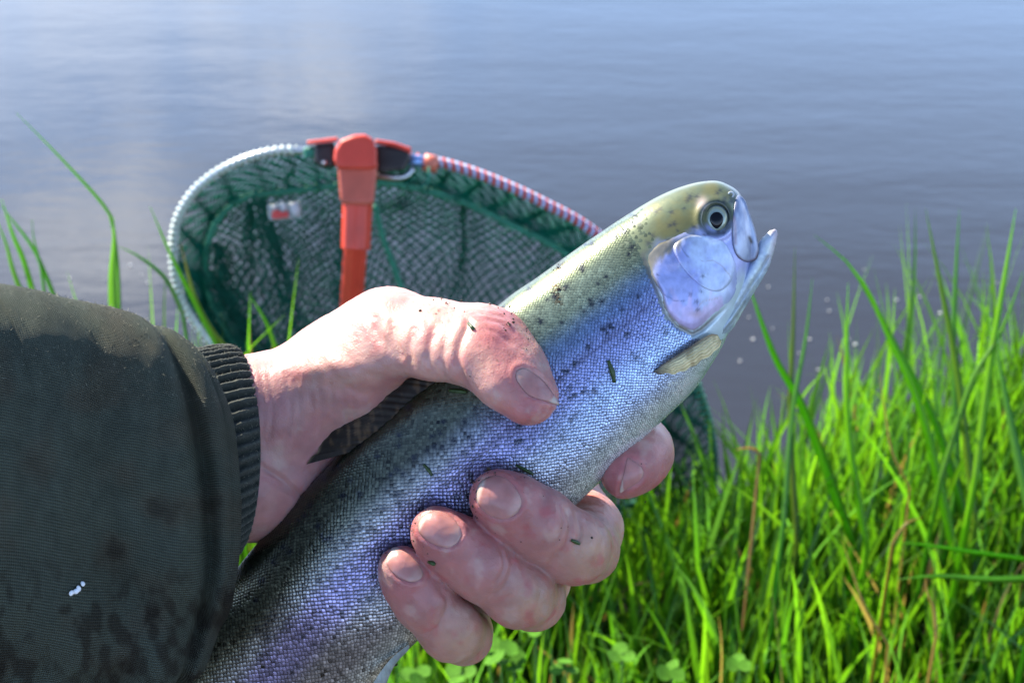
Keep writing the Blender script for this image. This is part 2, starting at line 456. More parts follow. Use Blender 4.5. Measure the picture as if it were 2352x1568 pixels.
# fingers and thumb press slightly into the flesh
for (qx, qy, rr, dp) in ((1105, 1140, 110, 26), (965, 1235, 100, 24), (890, 1320, 90, 20), (1215, 930, 120, 14)):
    FW -= np.where(stt[None] > 0, 1, 0) * dp * np.exp(-((FX - qx) ** 2 + (FY - qy) ** 2) / rr ** 2)
side = np.sign(stt)[None] * np.abs(Wf)[None]
OPER = [(1480, 585), (1496, 631), (1517, 677), (1531, 719), (1556, 747), (1590, 764), (1609, 754), (1640, 726), (1666, 702), (1688, 672), (1694, 630), (1684, 590), (1655, 552), (1610, 538), (1570, 532), (1532, 548), (1505, 560)]
# eye socket and fold round it; nape crease
er = np.hypot((FX - 1644) / 1.0, (FY - 502) / 1.1)
FW += side * (6 * np.exp(-((er - 40) / 9) ** 2) - 16 * sstep(34, 24, er))
FW += side * 5 * np.exp(-(((FX - 1618) / 22) ** 2 + ((FY - 478) / 26) ** 2))
FW -= side * 2 * np.exp(-(line_d(FX, FY, [(1462, 560), (1480, 600)]) / 9) ** 2)
FW -= side * 6 * np.exp(-((poly_sd(FX, FY, OPER) - 4) / 6.) ** 2) * sstep(575, 650, FY) * sstep(1700, 1640, FX - .2 * (FY - 700))
FV = np.stack([FX, FY, FW], -1)
HF = HMap(FV[:, :].reshape(-1, 3)[FV.reshape(-1, 3)[:, 2] > -40], 3.0)

def spots_mask(x, y, n_, seed, reg, rmin=3.0, rmax=6.5):
    r = np.random.default_rng(seed); m = np.zeros(np.shape(x))
    for _ in range(n_):
        sx = r.uniform(*reg[0:2]); sy = r.uniform(*reg[2:4]); rr = r.uniform(rmin, rmax)
        a = r.uniform(0, 3.14)
        dx = x - sx; dy = y - sy
        near = (abs(dx) < 16) & (abs(dy) < 16)
        if not near.any(): continue
        ang = np.arctan2(dy, dx)
        d = np.hypot(dx, dy) * (1 + 0.35 * np.cos(ang * 5 + a)) / rr
        m = np.maximum(m, np.where(near, np.exp(-d ** 2 * 1.1), 0))
    return m
def mixc(a, b, t): return a + (b - a) * np.asarray(t)[..., None]
C3 = lambda *a: np.array(a, float)
# signed distance from the upper-back axis in terms of q=cos(theta); sl = 0 tail .. 1 snout
def body_color(x, y, q, sl):
    n1 = fbm(np.stack([x / 60, y / 60, q * 0], -1), 4); n2 = fbm(np.stack([x / 18, y / 18, q * 0 + 5], -1), 3)
    front = sstep(0.62, 0.80, sl)
    q = q + 0.05 * n1
    back = mixc(C3(.05, .068, .038), C3(.16, .185, .085), front)
    upper = mixc(C3(.16, .18, .13), C3(.26, .32, .22), front)
    mid = mixc(C3(.30, .33, .36), C3(.20, .28, .46), front)
    lat = mixc(C3(.34, .33, .60), C3(.27, .30, .55), front)
    low = mixc(C3(.38, .38, .40), C3(.34, .43, .64), front)
    bel = C3(.78, .88, .86)
    c = mixc(np.broadcast_to(back, q.shape + (3,)) if back.ndim == 1 else back, upper, sstep(.93, .66, q))
    c = mixc(c, mid, sstep(.52, .20, q)); c = mixc(c, lat, sstep(.28, .0, q + .05 * n2))
    c = mixc(c, low, sstep(-.12, -.45, q)); c = mixc(c, np.broadcast_to(bel, c.shape), sstep(-.62, -.95, q))
    c = c * (1 + .25 * n2 + .15 * n1)[..., None] * mixc(C3(.62, .58, .56), C3(1, 1, 1), front)  # browner tail; the shade over it is painted in as darker colour
    return np.clip(c, 0.01, 1)
HEADP = [(1432, 470), (1448, 520), (1462, 560), (1476, 600), (1492, 640), (1512, 690), (1530, 728), (1560, 756), (1600, 778), (1640, 782), (1668, 775), (1900, 700), (1900, 300), (1432, 300)]
SLg = np.linspace(0, 1, NS)[:, None] * np.ones(MT)[None]
cf = body_color(FX, FY, np.broadcast_to(ct[None], FX.shape), SLg)
# head: olive-yellow crown, pale blue-lilac below the eye line
headm = sstep(-34, 14, (FX - 1452) * 0.86 + (FY - 560) * -0.30 + 0 * FY)
n_h = fbm(np.stack([FX / 24, FY / 24, FX * 0], -1), 4)
dl = (FY - (560 - (FX - 1480) * 0.30)) / 60 + 0.5 * n_h
hc = mixc(np.broadcast_to(C3(.17, .165, .065), FX.shape + (3,)), C3(.13, .16, .09), sstep(-.2, .4, fbm(np.stack([FX / 40, FY / 40, FX * 0 + 3], -1))))
hc = mixc(hc, np.broadcast_to(C3(.34, .38, .66), hc.shape), sstep(-.1, .5, dl))
hc = mixc(hc, np.broadcast_to(C3(.55, .66, .70), hc.shape), sstep(1.9, 2.8, dl))
hc = mixc(np.broadcast_to(C3(.16, .19, .105), hc.shape), hc, np.clip(sstep(0, -75, poly_sd(FX, FY, HEADP)) + sstep(600, 680, FY), 0, 1))
cf = mixc(cf, hc, headm)
osd = poly_sd(FX, FY, OPER); cf = mixc(cf, np.broadcast_to(C3(.15, .14, .12), cf.shape), sstep(16, 4, osd) * sstep(-4, 0, osd) * sstep(560, 600, FY) * sstep(1680, 1620, FX) * .85)
cf = mixc(cf, np.broadcast_to(C3(.10, .11, .12), cf.shape), sstep(1672, 1700, FX + (470 - FY) * .25) * sstep(480, 440, FY) * .8)
cf = mixc(cf, np.broadcast_to(C3(.05, .06, .05), cf.shape), np.exp(-((er - 34) / 5) ** 2) * .8)
cf = mixc(cf, np.broadcast_to(C3(.62, .50, .46), cf.shape), np.exp(-(((FX - 1612) / 12) ** 2 + ((FY - 466) / 14) ** 2)) * .75)
cf = mixc(cf, np.broadcast_to(C3(.03, .035, .05), cf.shape), spots_mask(FX, FY, 46, 5, (1440, 1700, 415, 560)) * .8)
under = sstep(0.02, -0.02, headm - 0.5)
cf = cf * (1 - .62 * sstep(0, 70, poly_sd(FX, FY, HEADP) + 26 * n_h))[..., None]   # skin showing between the scales is dark
trout = empty('trout', PW(1200, 950, 0).tolist(), label='silvery blue spotted trout gripped in the hand, head raised with its mouth open', cat='fish')
mesh('body', PW(FX, FY, FW).reshape(-1, 3), grid_faces(NS, MT, True), M['fish'], trout, col=cf.reshape(-1, 3))

# scales: overlapping little plates, free edge towards the tail
SV = []; SF = []; SCc = []
seg = np.r_[0, np.cumsum(np.linalg.norm(np.diff(Cc, axis=0), axis=1))]
TOT = seg[-1]
arc = np.hypot(np.gradient(FX, axis=1), np.hypot(np.gradient(FY, axis=1), np.gradient(FW, axis=1))).sum(1)
def surf_pt(u, v):   # u row index float, v theta index float
    i = np.clip(u, 0, NS - 1.001).astype(int); f = u - i; j = np.floor(v).astype(int) % MT; g = v - np.floor(v); j2 = (j + 1) % MT
    return (FV[i, j] * ((1 - f) * (1 - g))[:, None] + FV[i + 1, j] * (f * (1 - g))[:, None] + FV[i, j2] * ((1 - f) * g)[:, None] + FV[i + 1, j2] * (f * g)[:, None])
pos = 240.0; row = 0; us = []; vs = []; szl = []
while pos < TOT * 0.93:
    ii = np.interp(pos, seg, np.arange(NS)); a = arc[int(ii)]
    fr = pos / TOT
    size = 10.6 - 2.2 * sstep(.62, .86, fr)
    nn = int(a / (size * .98))
    nn = max(nn, 12)
    v = (np.arange(nn) + (0.5 if row % 2 else 0)) / nn * MT
    us.append(np.full(nn, ii) + rng.normal(0, .18, nn)); vs.append(v + rng.normal(0, .08, nn)); szl.append(np.full(nn, size))
    pos += size * 0.56; row += 1
us = np.concatenate(us); vs = np.concatenate(vs); szs = np.concatenate(szl)
c0 = surf_pt(us, vs); e1 = surf_pt(us - 1.0, vs) - c0; e2 = surf_pt(us, vs + .6) - c0
e1 /= np.linalg.norm(e1, axis=1)[:, None]; nn_ = np.cross(e1, e2); nn_ /= np.linalg.norm(nn_, axis=1)[:, None] + 1e-9
outw = np.stack([c0[:, 0] - np.interp(us, np.arange(NS), Cc[:, 0]), c0[:, 1] - np.interp(us, np.arange(NS), Cc[:, 1]), c0[:, 2] - np.interp(us, np.arange(NS), S_[:, 5])], -1)
sg = np.sign((nn_ * outw).sum(1)); nn_ *= sg[:, None]; e2 = np.cross(nn_, e1)
keep = (poly_sd(c0[:, 0], c0[:, 1], HEADP) > 2 + (85 * rng.random(len(c0)) - 48) * (c0[:, 1] < 570))
q_ = np.cos(vs / MT * 2 * math.pi); keep &= (q_ < .992)
c0, e1, e2, nn_, us, vs, szs, q_ = [a[keep] for a in (c0, e1, e2, nn_, us, vs, szs, q_)]
K = len(c0)
tilt = rng.normal(0, .085, (K, 2)); nn_ = nn_ + tilt[:, :1] * e1 + tilt[:, 1:] * e2; nn_ /= np.linalg.norm(nn_, axis=1)[:, None]
#          along, across, lift   (in scale sizes)
tmpl = np.array([[-.62, 0, -.10], [-.42, -.44, -.08], [-.42, .44, -.08], [0, -.57, .02], [0, .57, .02], [.34, -.33, .08], [.34, .33, .08], [.68, 0, .11], [.08, 0, .20]])
sizes = szs * (1.0 + .05 * rng.normal(size=K))
fs_ = sstep(.50, .70, us / NS) * sstep(.05, .45, q_); fs_ = np.maximum(fs_, 1.45 * sstep(60, -20, poly_sd(c0[:, 0], c0[:, 1], HEADP)) * (c0[:, 1] < 600))
sv = c0[:, None] + sizes[:, None, None] * (tmpl[None, :, :1] * e1[:, None] + tmpl[None, :, 1:2] * e2[:, None] + tmpl[None, :, 2:] * nn_[:, None] * (1 - .6 * fs_)[:, None, None])
rim = [0, 1, 3, 5, 7, 6, 4, 2]
tf = np.array([[rim[i], rim[(i + 1) % 8], 8] for i in range(8)])
sf = (tf[None] + (np.arange(K) * 9)[:, None, None]).reshape(-1, 3)
slS = us / NS
sc_col = body_color(c0[:, 0], c0[:, 1], q_, slS)
smk = spots_mask(c0[:, 0], c0[:, 1], 520, 11, (560, 1660, 430, 1560), 4.0, 7.0) * sstep(-.55, -.2, q_)
hb = sstep(130, 2, poly_sd(c0[:, 0], c0[:, 1], HEADP)) * sstep(660, 560, c0[:, 1])
sc_col = mixc(sc_col, np.broadcast_to(C3(.15, .18, .10), sc_col.shape), hb * .8)
latl = np.exp(-((q_ - 0.02) / .018) ** 2)
sc_col = mixc(sc_col, np.broadcast_to(C3(.06, .05, .10), sc_col.shape), latl * .55)
sc_col *= (1 + (.30 - .16 * sstep(.6, .8, slS)) * rng.normal(size=K))[:, None]
smud = np.exp(-(line_d(c0[:, 0], c0[:, 1], [(1290, 600), (1275, 640), (1285, 700)]) / 9) ** 2) * (rng.random(K) > .35)
sc_col = mixc(sc_col, np.broadcast_to(C3(.10, .06, .02), sc_col.shape), smud * .8)
sc_col = np.clip(sc_col, .012, .95)
# per-vertex: centre of each scale brightest, sides and free edge darker
vtone = np.array([.85, .8, .8, .55, .55, .32, .32, .25, 1.5])
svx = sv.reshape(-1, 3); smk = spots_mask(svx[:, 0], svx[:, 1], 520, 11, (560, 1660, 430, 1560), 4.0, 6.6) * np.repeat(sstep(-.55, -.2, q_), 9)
svc = (sc_col[:, None] * (vtone[None, :] + (.9 - vtone[None, :]) * .75 * fs_[:, None])[..., None]).reshape(-1, 3)
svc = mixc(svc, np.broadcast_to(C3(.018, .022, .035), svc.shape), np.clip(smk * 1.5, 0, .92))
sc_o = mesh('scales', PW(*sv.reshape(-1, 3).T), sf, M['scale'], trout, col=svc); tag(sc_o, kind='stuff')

# gill cover, cheek plate
def owt(x, y): return sstep(575, 650, y) * sstep(1700, 1640, x - .2 * (y - 700))
def oper_prof(t, x, y): return 1.2 + 6 * owt(x, y) * sstep(1.0, .82, t) - 2.4 * sstep(.9, 1, t) + 3 * fbm(np.stack([x / 40, y / 40, x * 0], -1), 3)
gv, gf = patch(OPER, HF, oper_prof, 128, 26)
def gill_col(v):
    n1 = fbm(np.stack([v[:, 0] / 34, v[:, 1] / 34, v[:, 0] * 0 + 2], -1), 4)
    n2 = fbm(np.stack([v[:, 0] / 12, v[:, 1] / 30, v[:, 0] * 0 + 9], -1), 4)
    c = mixc(np.broadcast_to(C3(.36, .40, .72), (len(v), 3)), C3(.50, .58, .76), sstep(-.3, .5, n1 + (v[:, 0] - 1590) / 110))
    c = mixc(c, np.broadcast_to(C3(.62, .48, .72), c.shape), sstep(.0, .5, n2 + (v[:, 1] - 690) / 80) * .7)
    c = mixc(c, np.broadcast_to(C3(.44, .26, .16), c.shape), np.exp(-(((v[:, 0] - 1600) / 22) ** 2 + ((v[:, 1] - 722) / 10) ** 2)) * .45)
    c = mixc(c, np.broadcast_to(C3(.03, .04, .08), c.shape), spots_mask(v[:, 0], v[:, 1], 9, 23, (1500, 1660, 540, 740), 3, 5) * .8)
    e = poly_sd(v[:, 0], v[:, 1], OPER)
    c = mixc(c, np.broadcast_to(C3(.30, .27, .16), c.shape), sstep(-9, -2, e) * sstep(1618, 1590, v[:, 0]) * .85)
    for ln_, wd_, k_, cc_ in (([(1510, 631), (1514, 655), (1528, 677), (1550, 690), (1574, 691)], 1.6, .55, (.10, .11, .22)), ([(1612, 600), (1640, 598), (1662, 612), (1679, 634)], 1.6, .5, (.30, .24, .22)),
            ([(1606, 700), (1620, 690), (1650, 686)], 1.5, .45, (.40, .26, .22)), ([(1560, 560), (1580, 590)], 1.8, .5, (.06, .10, .12)), ([(1580, 640), (1600, 625), (1640, 640)], 1.2, .3, (.7, .72, .8))):
        c = mixc(c, np.broadcast_to(np.array(cc_), c.shape), np.exp(-(line_d(v[:, 0] + 3 * n2, v[:, 1] + 3 * n1, ln_) / wd_) ** 2) * k_)
    ol = sstep(16, -10, (v[:, 0] - 1500) * .72 + (v[:, 1] - 600) * .70 - 10 + 26 * n2)
    c = mixc(c, np.broadcast_to(C3(.22, .19, .09), c.shape), ol * .85)
    c *= (1 + .18 * fbm(np.stack([v[:, 0] / 5, v[:, 1] / 9, v[:, 0] * 0], -1), 3))[:, None]
    return np.clip(c, .01, 1)
gcl = gill_col(gv); gcl = mixc(gcl, np.broadcast_to(C3(.33, .37, .60), gcl.shape), sstep(-22, -2, poly_sd(gv[:, 0], gv[:, 1], OPER)) * (1 - owt(gv[:, 0], gv[:, 1])) * .8 * sstep(1530, 1560, gv[:, 0]))
gc = mesh('gill_cover', PW(*gv.T), gf, M['gill'], trout, col=gcl)
CHEEK = [(1545, 566), (1556, 600), (1572, 624), (1594, 648), (1622, 668), (1650, 674), (1672, 660), (1686, 632), (1684, 596), (1662, 556), (1620, 540), (1575, 540)]
def cwt(x, y): return sstep(-26, 22, (1625 - x) * .55 + (y - 612) * .85)
def cheek_prof(t, x, y): return 2.6 + 8 * cwt(x, y) * sstep(1.0, .9, t) - 2.6 * sstep(.9, 1, t) + 4 * fbm(np.stack([x / 40, y / 40, x * 0], -1), 3)
cv, cfc = patch(CHEEK, HF, cheek_prof, 110, 22)
ccol = gill_col(cv); ccol = mixc(ccol, np.broadcast_to(C3(.05, .08, .11), ccol.shape), sstep(-3.2, -.5, poly_sd(cv[:, 0], cv[:, 1], spline(CHEEK, 80, True))) * .85 * cwt(cv[:, 0], cv[:, 1]))
mesh('cheek_plate', PW(*cv.T), cfc, M['gill'], trout, col=ccol)
# maxilla (upper jaw bone) and lower jaw
MAXI = [(1692, 450), (1683, 500), (1682, 555), (1690, 585), (1706, 600), (1722, 602), (1738, 595), (1743, 572), (1735, 530), (1722, 490), (1710, 458)]
mv, mf = patch(MAXI, HF, lambda t, x, y: 11 * np.sqrt(np.clip(1 - t ** 2.5, 0, 1)) - 1, 96, 18, lim=30)
nm = fbm(np.stack([mv[:, 0] / 16, mv[:, 1] / 40, mv[:, 0] * 0], -1))
mc = mixc(np.broadcast_to(C3(.24, .28, .42), (len(mv), 3)), C3(.44, .50, .64), sstep(-.3, .4, nm))
mc = mixc(mc, np.broadcast_to(C3(.16, .10, .12), mc.shape), sstep(-7, -1, poly_sd(mv[:, 0], mv[:, 1], MAXI)) * sstep(560, 590, mv[:, 1]) * .85)
mc = mixc(mc, np.broadcast_to(C3(.07, .08, .13), mc.shape), sstep(-5, -1, poly_sd(mv[:, 0], mv[:, 1], spline(MAXI, 80, True))) * .75)
mc = mixc(mc, np.broadcast_to(C3(.02, .02, .02), mc.shape), np.exp(-(line_d(mv[:, 0], mv[:, 1], [(1722, 546), (1726, 556)]) / 4) ** 2))
mc = mixc(mc, np.broadcast_to(C3(.40, .24, .25), mc.shape), np.exp(-(line_d(mv[:, 0], mv[:, 1], [(1687, 500), (1690, 560)]) / 4) ** 2) * .5)
mesh('upper_jaw', PW(*mv.T), mf, M['gill'], trout, col=mc)

def sdf_mesh(fn, lo, hi, step, sm=2):
    ax = [np.arange(lo[k], hi[k] + step, step) for k in range(3)]
    X, Y, Z = np.meshgrid(*ax, indexing='ij')
    V, Q = surface_nets(fn(X, Y, Z).astype(np.float32), lo, step)
    return lap_smooth(V, Q, sm, .5), Q
JAW = spline([(1787, 533), (1778, 525), (1760, 534), (1741, 552), (1722, 596), (1694, 640), (1650, 694), (1600, 752), (1640, 792), (1688, 748), (1690, 742), (1730, 676), (1764, 618), (1778, 576)], 120, True)
def jaw_fn(X, Y, Z):
    d2 = poly_sd(X, Y, JAW)
    thk = 14 + 50 * sstep(1786, 1640, X)
    # open trough along the middle of the jaw
    r = 10
    q1 = d2 + r; q2 = np.abs(Z) - thk + r
    d = np.minimum(np.maximum(q1, q2), 0) + np.hypot(np.maximum(q1, 0), np.maximum(q2, 0)) - r
    bev = (np.abs(Z) / (thk + 1e-6)) ** 2 * 13
    d = np.maximum(d, d2 + bev)
    tr = np.maximum(np.abs(Z) - (thk - 13), line_d(X, Y, [(1775, 520), (1735, 545), (1700, 605), (1660, 640)]) - 15)
    return np.maximum(d, -tr)
jv, jq = sdf_mesh(jaw_fn, (1580, 505, -75), (1800, 805, 75), 3.0)
jg = line_d(jv[:, 0], jv[:, 1], spline([(1612, 768), (1660, 742), (1702, 690), (1742, 628), (1764, 590)], 40)); jg2 = line_d(jv[:, 0], jv[:, 1], spline([(1640, 780), (1684, 735), (1712, 692)], 30))
jv[:, 2] -= np.sign(jv[:, 2]) * (5 * np.exp(-(jg / 4) ** 2) + 4 * np.exp(-(jg2 / 3) ** 2)) * sstep(4, 12, np.abs(jv[:, 2]))
jv += .8 * fbm(jv / 9, 3)[:, None]
nj = fbm(np.stack([jv[:, 0] / 22, jv[:, 1] / 50, jv[:, 2] * .02], -1))
jc = mixc(np.broadcast_to(C3(.38, .46, .54), (len(jv), 3)), C3(.52, .60, .58), sstep(-.3, .4, nj))
nj2 = fbm(jv / 7, 3); jc = jc * (1 + .35 * nj2)[:, None]; jc = mixc(jc, np.broadcast_to(C3(.16, .17, .16), jc.shape), np.maximum(np.exp(-(jg / 3) ** 2), np.exp(-(jg2 / 2.5) ** 2)) * .6)
jc = mixc(jc, np.broadcast_to(C3(.10, .12, .18), jc.shape), sstep(18, 4, np.hypot(jv[:, 0] - 1784, jv[:, 1] - 534)) * .6)
jc = np.clip(jc, .02, 1); jc = mixc(jc, np.broadcast_to(C3(.28, .34, .55), jc.shape), np.exp(-(line_d(jv[:, 0], jv[:, 1], [(1786, 532), (1755, 560), (1735, 600), (1700, 655)]) / 9) ** 2) * .6)
jc = mixc(jc, np.broadcast_to(C3(.50, .38, .36), jc.shape), sstep(20, 8, np.abs(jv[:, 2])) * sstep(640, 560, jv[:, 1]) * .5)
jc = mixc(jc, np.broadcast_to(C3(.20, .24, .24), jc.shape), np.exp(-(line_d(jv[:, 0], jv[:, 1], [(1700, 660), (1668, 712), (1620, 752)]) / 3) ** 2) * .6)
jaw_o = mesh('lower_jaw', PW(*jv.T), jq, M['gill'], trout, col=jc)
# inside of the mouth
mvv, mff = sdf_mesh(lambda X, Y, Z: np.sqrt(((X - 1718) / 1.0) ** 2 + ((Y - 572) / 1.3) ** 2 + (Z / 1.2) ** 2) - 24, (1680, 530, -40), (1755, 615, 40), 4)
mesh('mouth_lining', PW(*mvv.T), mff, material('mouth_lining', (.10, .06, .07), rough=.35), trout)

# eye on each side
def make_eye(sgn):
    ex, ey = 1645, 503; ew = float(HF(ex, ey)) + 4
    a = np.linspace(0, math.pi / 2, 22); p = np.arange(64) * 2 * math.pi / 64
    X = ex + 29 * np.sin(a)[:, None] * np.cos(p)[None]; Y = ey + 33 * np.sin(a)[:, None] * np.sin(p)[None]
    W = (ew - 8 + 17 * np.cos(a))[:, None] + 0 * X
    r = np.hypot((X - ex) / 29, (Y - ey) / 33)
    c = mixc(np.broadcast_to(C3(.26, .33, .30), X.shape + (3,)), C3(.38, .36, .18), sstep(.62, .8, r) * .7)
    c = mixc(c, np.broadcast_to(C3(.10, .13, .15), c.shape), sstep(.83, .93, r))
    c = mixc(c, np.broadcast_to(C3(.45, .50, .38), c.shape), np.exp(-((r - .64) / .05) ** 2) * .5)
    eo = mesh('eye', PW(X, Y, sgn * W).reshape(-1, 3), grid_faces(22, 64, True)[:, ::-sgn], M['iris'], trout, col=c.reshape(-1, 3))
    X2 = ex + 1 + 16.5 * np.linspace(0, 1, 8)[:, None] * np.cos(p); Y2 = ey + 1 + 18.5 * np.linspace(0, 1, 8)[:, None] * (np.sin(p) + .22 * np.clip(np.sin(p), 0, 1) ** 6)
    rr2 = np.linspace(0, 1, 8)[:, None] + 0 * X2
    W2 = ew - 8 + 17 * np.sqrt(np.clip(1 - (np.hypot((X2 - ex) / 29, (Y2 - ey) / 33)) ** 2, 0, 1)) + 1.6 * (1 - rr2 ** 6) - .4
    mesh('pupil', PW(X2, Y2, sgn * W2).reshape(-1, 3), grid_faces(8, 64, True)[:, ::-sgn], M['eye_black'], eo)
for s1 in (1, -1): make_eye(s1)
# nostril
nv, nf = sdf_mesh(lambda X, Y, Z: np.hypot(np.hypot(X - 1679, (Y - 447)) - 6, Z - float(HF(1679, 447)) - 1) - 2.2, (1665, 433, float(HF(1679, 447)) - 12), (1693, 461, float(HF(1679, 447)) + 12), 1.3)
mesh('nostril', PW(*nv.T), nf, material('nostril_rim', (.45, .48, .5), rough=.25), trout)

# fins: ruled sheets between two edges, ribs as relief, closed with real thickness
def fin(name, e0, e1, w0, w1, colf, rays=16, amp=1.6, n=90, m=24, thick=1.5, bulge=0, mat='fin', parent=None, vrays=0):
    A = spline(e0, n); B = spline(e1, n)
    v = np.linspace(0, 1, m)
    X = A[:, None, 0] * (1 - v) + B[:, None, 0] * v; Y = A[:, None, 1] * (1 - v) + B[:, None, 1] * v
    wa = w0(A[:, 0], A[:, 1]) if callable(w0) else np.full(n, w0); wb = w1(B[:, 0], B[:, 1]) if callable(w1) else np.full(n, w1)
    u = np.linspace(0, 1, n)[:, None]
    W = wa[:, None] * (1 - v) + wb[:, None] * v + bulge * np.sin(v * math.pi)[None] * np.sin(u * math.pi)
    W = W + 1.8 * np.sign(vrays) * np.cos(v[None] * vrays * 2 * math.pi + 1.5 * np.sin(u * 5)) + 5 * np.sign(vrays) * np.sin(u * 9) * v[None]
    W = W + amp * np.cos(u * rays * 2 * math.pi) * (1 - .4 * v) + 3 * fbm(np.stack([X / 25, Y / 25, X * 0], -1), 3)
    Vf = np.stack([X, Y, W + thick], -1).reshape(-1, 3); Vb = np.stack([X, Y, W - thick], -1).reshape(-1, 3)
    f = grid_faces(n, m); k = len(Vf)
    rim_ = list(range(m)) + [i * m + m - 1 for i in range(1, n)] + [(n - 1) * m + j for j in range(m - 2, -1, -1)] + [i * m for i in range(n - 2, 0, -1)]
    rf = np.array([[rim_[i], rim_[(i + 1) % len(rim_)], rim_[(i + 1) % len(rim_)] + k, rim_[i] + k] for i in range(len(rim_))])
    cc = colf(X, Y, u + 0 * X, v[None] + 0 * X).reshape(-1, 3)
    return mesh(name, PW(*np.vstack([Vf, Vb]).T), np.vstack([f, f[:, ::-1] + k, rf]), M[mat], parent or trout, col=np.vstack([cc, cc]))
def dors_col(X, Y, u, v):
    n1 = fbm(np.stack([X / 8, Y / 26, X * 0], -1), 4)
    c = mixc(np.broadcast_to(C3(.022, .016, .012), X.shape + (3,)), C3(.09, .055, .03), sstep(0, .5, n1))
    return mixc(c, np.broadcast_to(C3(.20, .14, .08), c.shape), sstep(.93, 1, v) * .8)
fin('dorsal_fin', [(800, 1040), (850, 1004), (900, 962), (950, 915), (1000, 880), (1030, 852)], [(704, 1066), (716, 1048), (728, 1040), (736, 1016), (748, 1004), (754, 986), (768, 976), (776, 958), (792, 945), (800, 930), (818, 920), (830, 904), (850, 893), (870, 876), (900, 858), (932, 838)],
    lambda x, y: np.maximum(HF(x, y), 5) - 4, 46, dors_col, rays=14, amp=.8, n=130, bulge=8)
def pec_col(X, Y, u, v):
    n1 = fbm(np.stack([X / 10, Y / 30, X * 0], -1), 4)
    c = mixc(np.broadcast_to(C3(.70, .58, .30), X.shape + (3,)), C3(.42, .32, .15), sstep(0, .6, n1))
    c = mixc(c, np.broadcast_to(C3(.60, .56, .42), c.shape), np.clip(np.cos(v * 40 + 3 * n1), 0, 1) * .35); c = mixc(c, np.broadcast_to(C3(.10, .07, .05), c.shape), np.clip(-np.cos(v * 40 + 3 * n1), 0, 1) ** 3 * .6); c = mixc(c, np.broadcast_to(C3(.16, .11, .08), c.shape), sstep(.3, 0, v) * .8)
    return mixc(c, np.broadcast_to(C3(.12, .12, .12), c.shape), sstep(.25, 0, u) * .8)
fin('pectoral_fin', [(1502, 852), (1524, 836), (1556, 815), (1584, 797), (1605, 783), (1630, 768), (1648, 768)], [(1504, 856), (1518, 860), (1532, 857), (1548, 860), (1560, 854), (1574, 852), (1586, 843), (1600, 838), (1612, 826), (1628, 820), (1640, 808), (1652, 798), (1657, 784)],
    lambda x, y: HF(x, y) + 22 * sstep(1500, 1560, x), lambda x, y: HF(x, y) + 46 * sstep(1490, 1570, x), pec_col, rays=0.5, amp=1, n=90, bulge=20, thick=1.8, vrays=6)
def pale_col(X, Y, u, v): return mixc(np.broadcast_to(C3(.36, .38, .34), X.shape + (3,)), C3(.26, .24, .16), v * .6)
fin('pelvic_fin', [(940, 1478), (905, 1505), (875, 1540), (850, 1580)], [(938, 1492), (906, 1528), (884, 1580), (866, 1640)], 20, 30, pale_col, rays=8, amp=1)
tail = fin('tail_fin', [(-170, 2320), (-130, 2350), (-90, 2375), (-10, 2395)], [(-420, 2440), (-330, 2560), (-230, 2640), (-60, 2700)], -560, -610, dors_col, rays=18)

# ------------------------------------------------------------------ HAND (one continuous mesh, grown as an implicit surface)
lo = np.array([150, 610, -480]); hi = np.array([1590, 1570, 330]); STEP = 5.0
axs = [np.arange(lo[k], hi[k], STEP) for k in range(3)]
shape = tuple(len(a) for a in axs); BIG = 400.0
def new(): return np.full(shape, BIG, np.float32)
def cone(D, a, b, r1, r2, k):
    a = np.asarray(a, float); b = np.asarray(b, float); R = max(r1, r2) + 70
    sl = tuple(slice(max(0, int((min(a[i], b[i]) - R - lo[i]) / STEP)), max(0, int((max(a[i], b[i]) + R - lo[i]) / STEP) + 1)) for i in range(3))
    X = axs[0][sl[0]][:, None, None].astype(np.float32); Y = axs[1][sl[1]][None, :, None].astype(np.float32); Z = axs[2][sl[2]][None, None, :].astype(np.float32)
    e = b - a; ee = float(e @ e) + 1e-6
    t_ = np.clip(((X - a[0]) * e[0] + (Y - a[1]) * e[1] + (Z - a[2]) * e[2]) / ee, 0, 1)
    d = np.sqrt((X - a[0] - t_ * e[0]) ** 2 + (Y - a[1] - t_ * e[1]) ** 2 + (Z - a[2] - t_ * e[2]) ** 2) - (r1 + (r2 - r1) * t_)
    o = D[sl]
    if k > 0:
        h = np.maximum(k - np.abs(o - d), 0) / k; D[sl] = np.minimum(o, d) - h * h * k * .25
    else: D[sl] = np.minimum(o, d)
def chain(pts, k):
    D = new()
    for a, b in zip(pts[:-1], pts[1:]): cone(D, a[:3], b[:3], a[3], b[3], k)
    return D
def smin(A, B, k):
    h = np.maximum(k - np.abs(A - B), 0) / k; return np.minimum(A, B) - h * h * k * .25
palm = new()
for a, b, r1, r2 in (
        ((180, 1090, 60), (560, 960, -30), 150, 128), ((180, 1120, 60), (560, 1110, -40), 150, 122),   # forearm in the sleeve
        ((560, 960, -30), (660, 950, -40), 128, 120), ((560, 1110, -40), (640, 1110, -90), 122, 118),
        ((650, 930, -30), (790, 850, 0), 118, 118), ((790, 850, 0), (880, 765, 40), 118, 98),           # ball of the thumb
        ((640, 1060, -90), (1030, 1040, -300), 122, 100), ((650, 980, -70), (1060, 900, -290), 120, 98),
        ((630, 1110, -100), (950, 1260, -310), 116, 98), ((700, 1000, -100), (980, 1150, -310), 110, 98),
        ((780, 900, -60), (1000, 860, -240), 100, 80)):
    cone(palm, a, b, r1, r2, 55)
thumb = chain([(860, 780, 30, 100), (905, 765, 62, 97), (1000, 780, 130, 90), (1100, 795, 176, 93), (1130, 803, 186, 90), (1172, 858, 200, 86), (1214, 908, 204, 69)], 26)
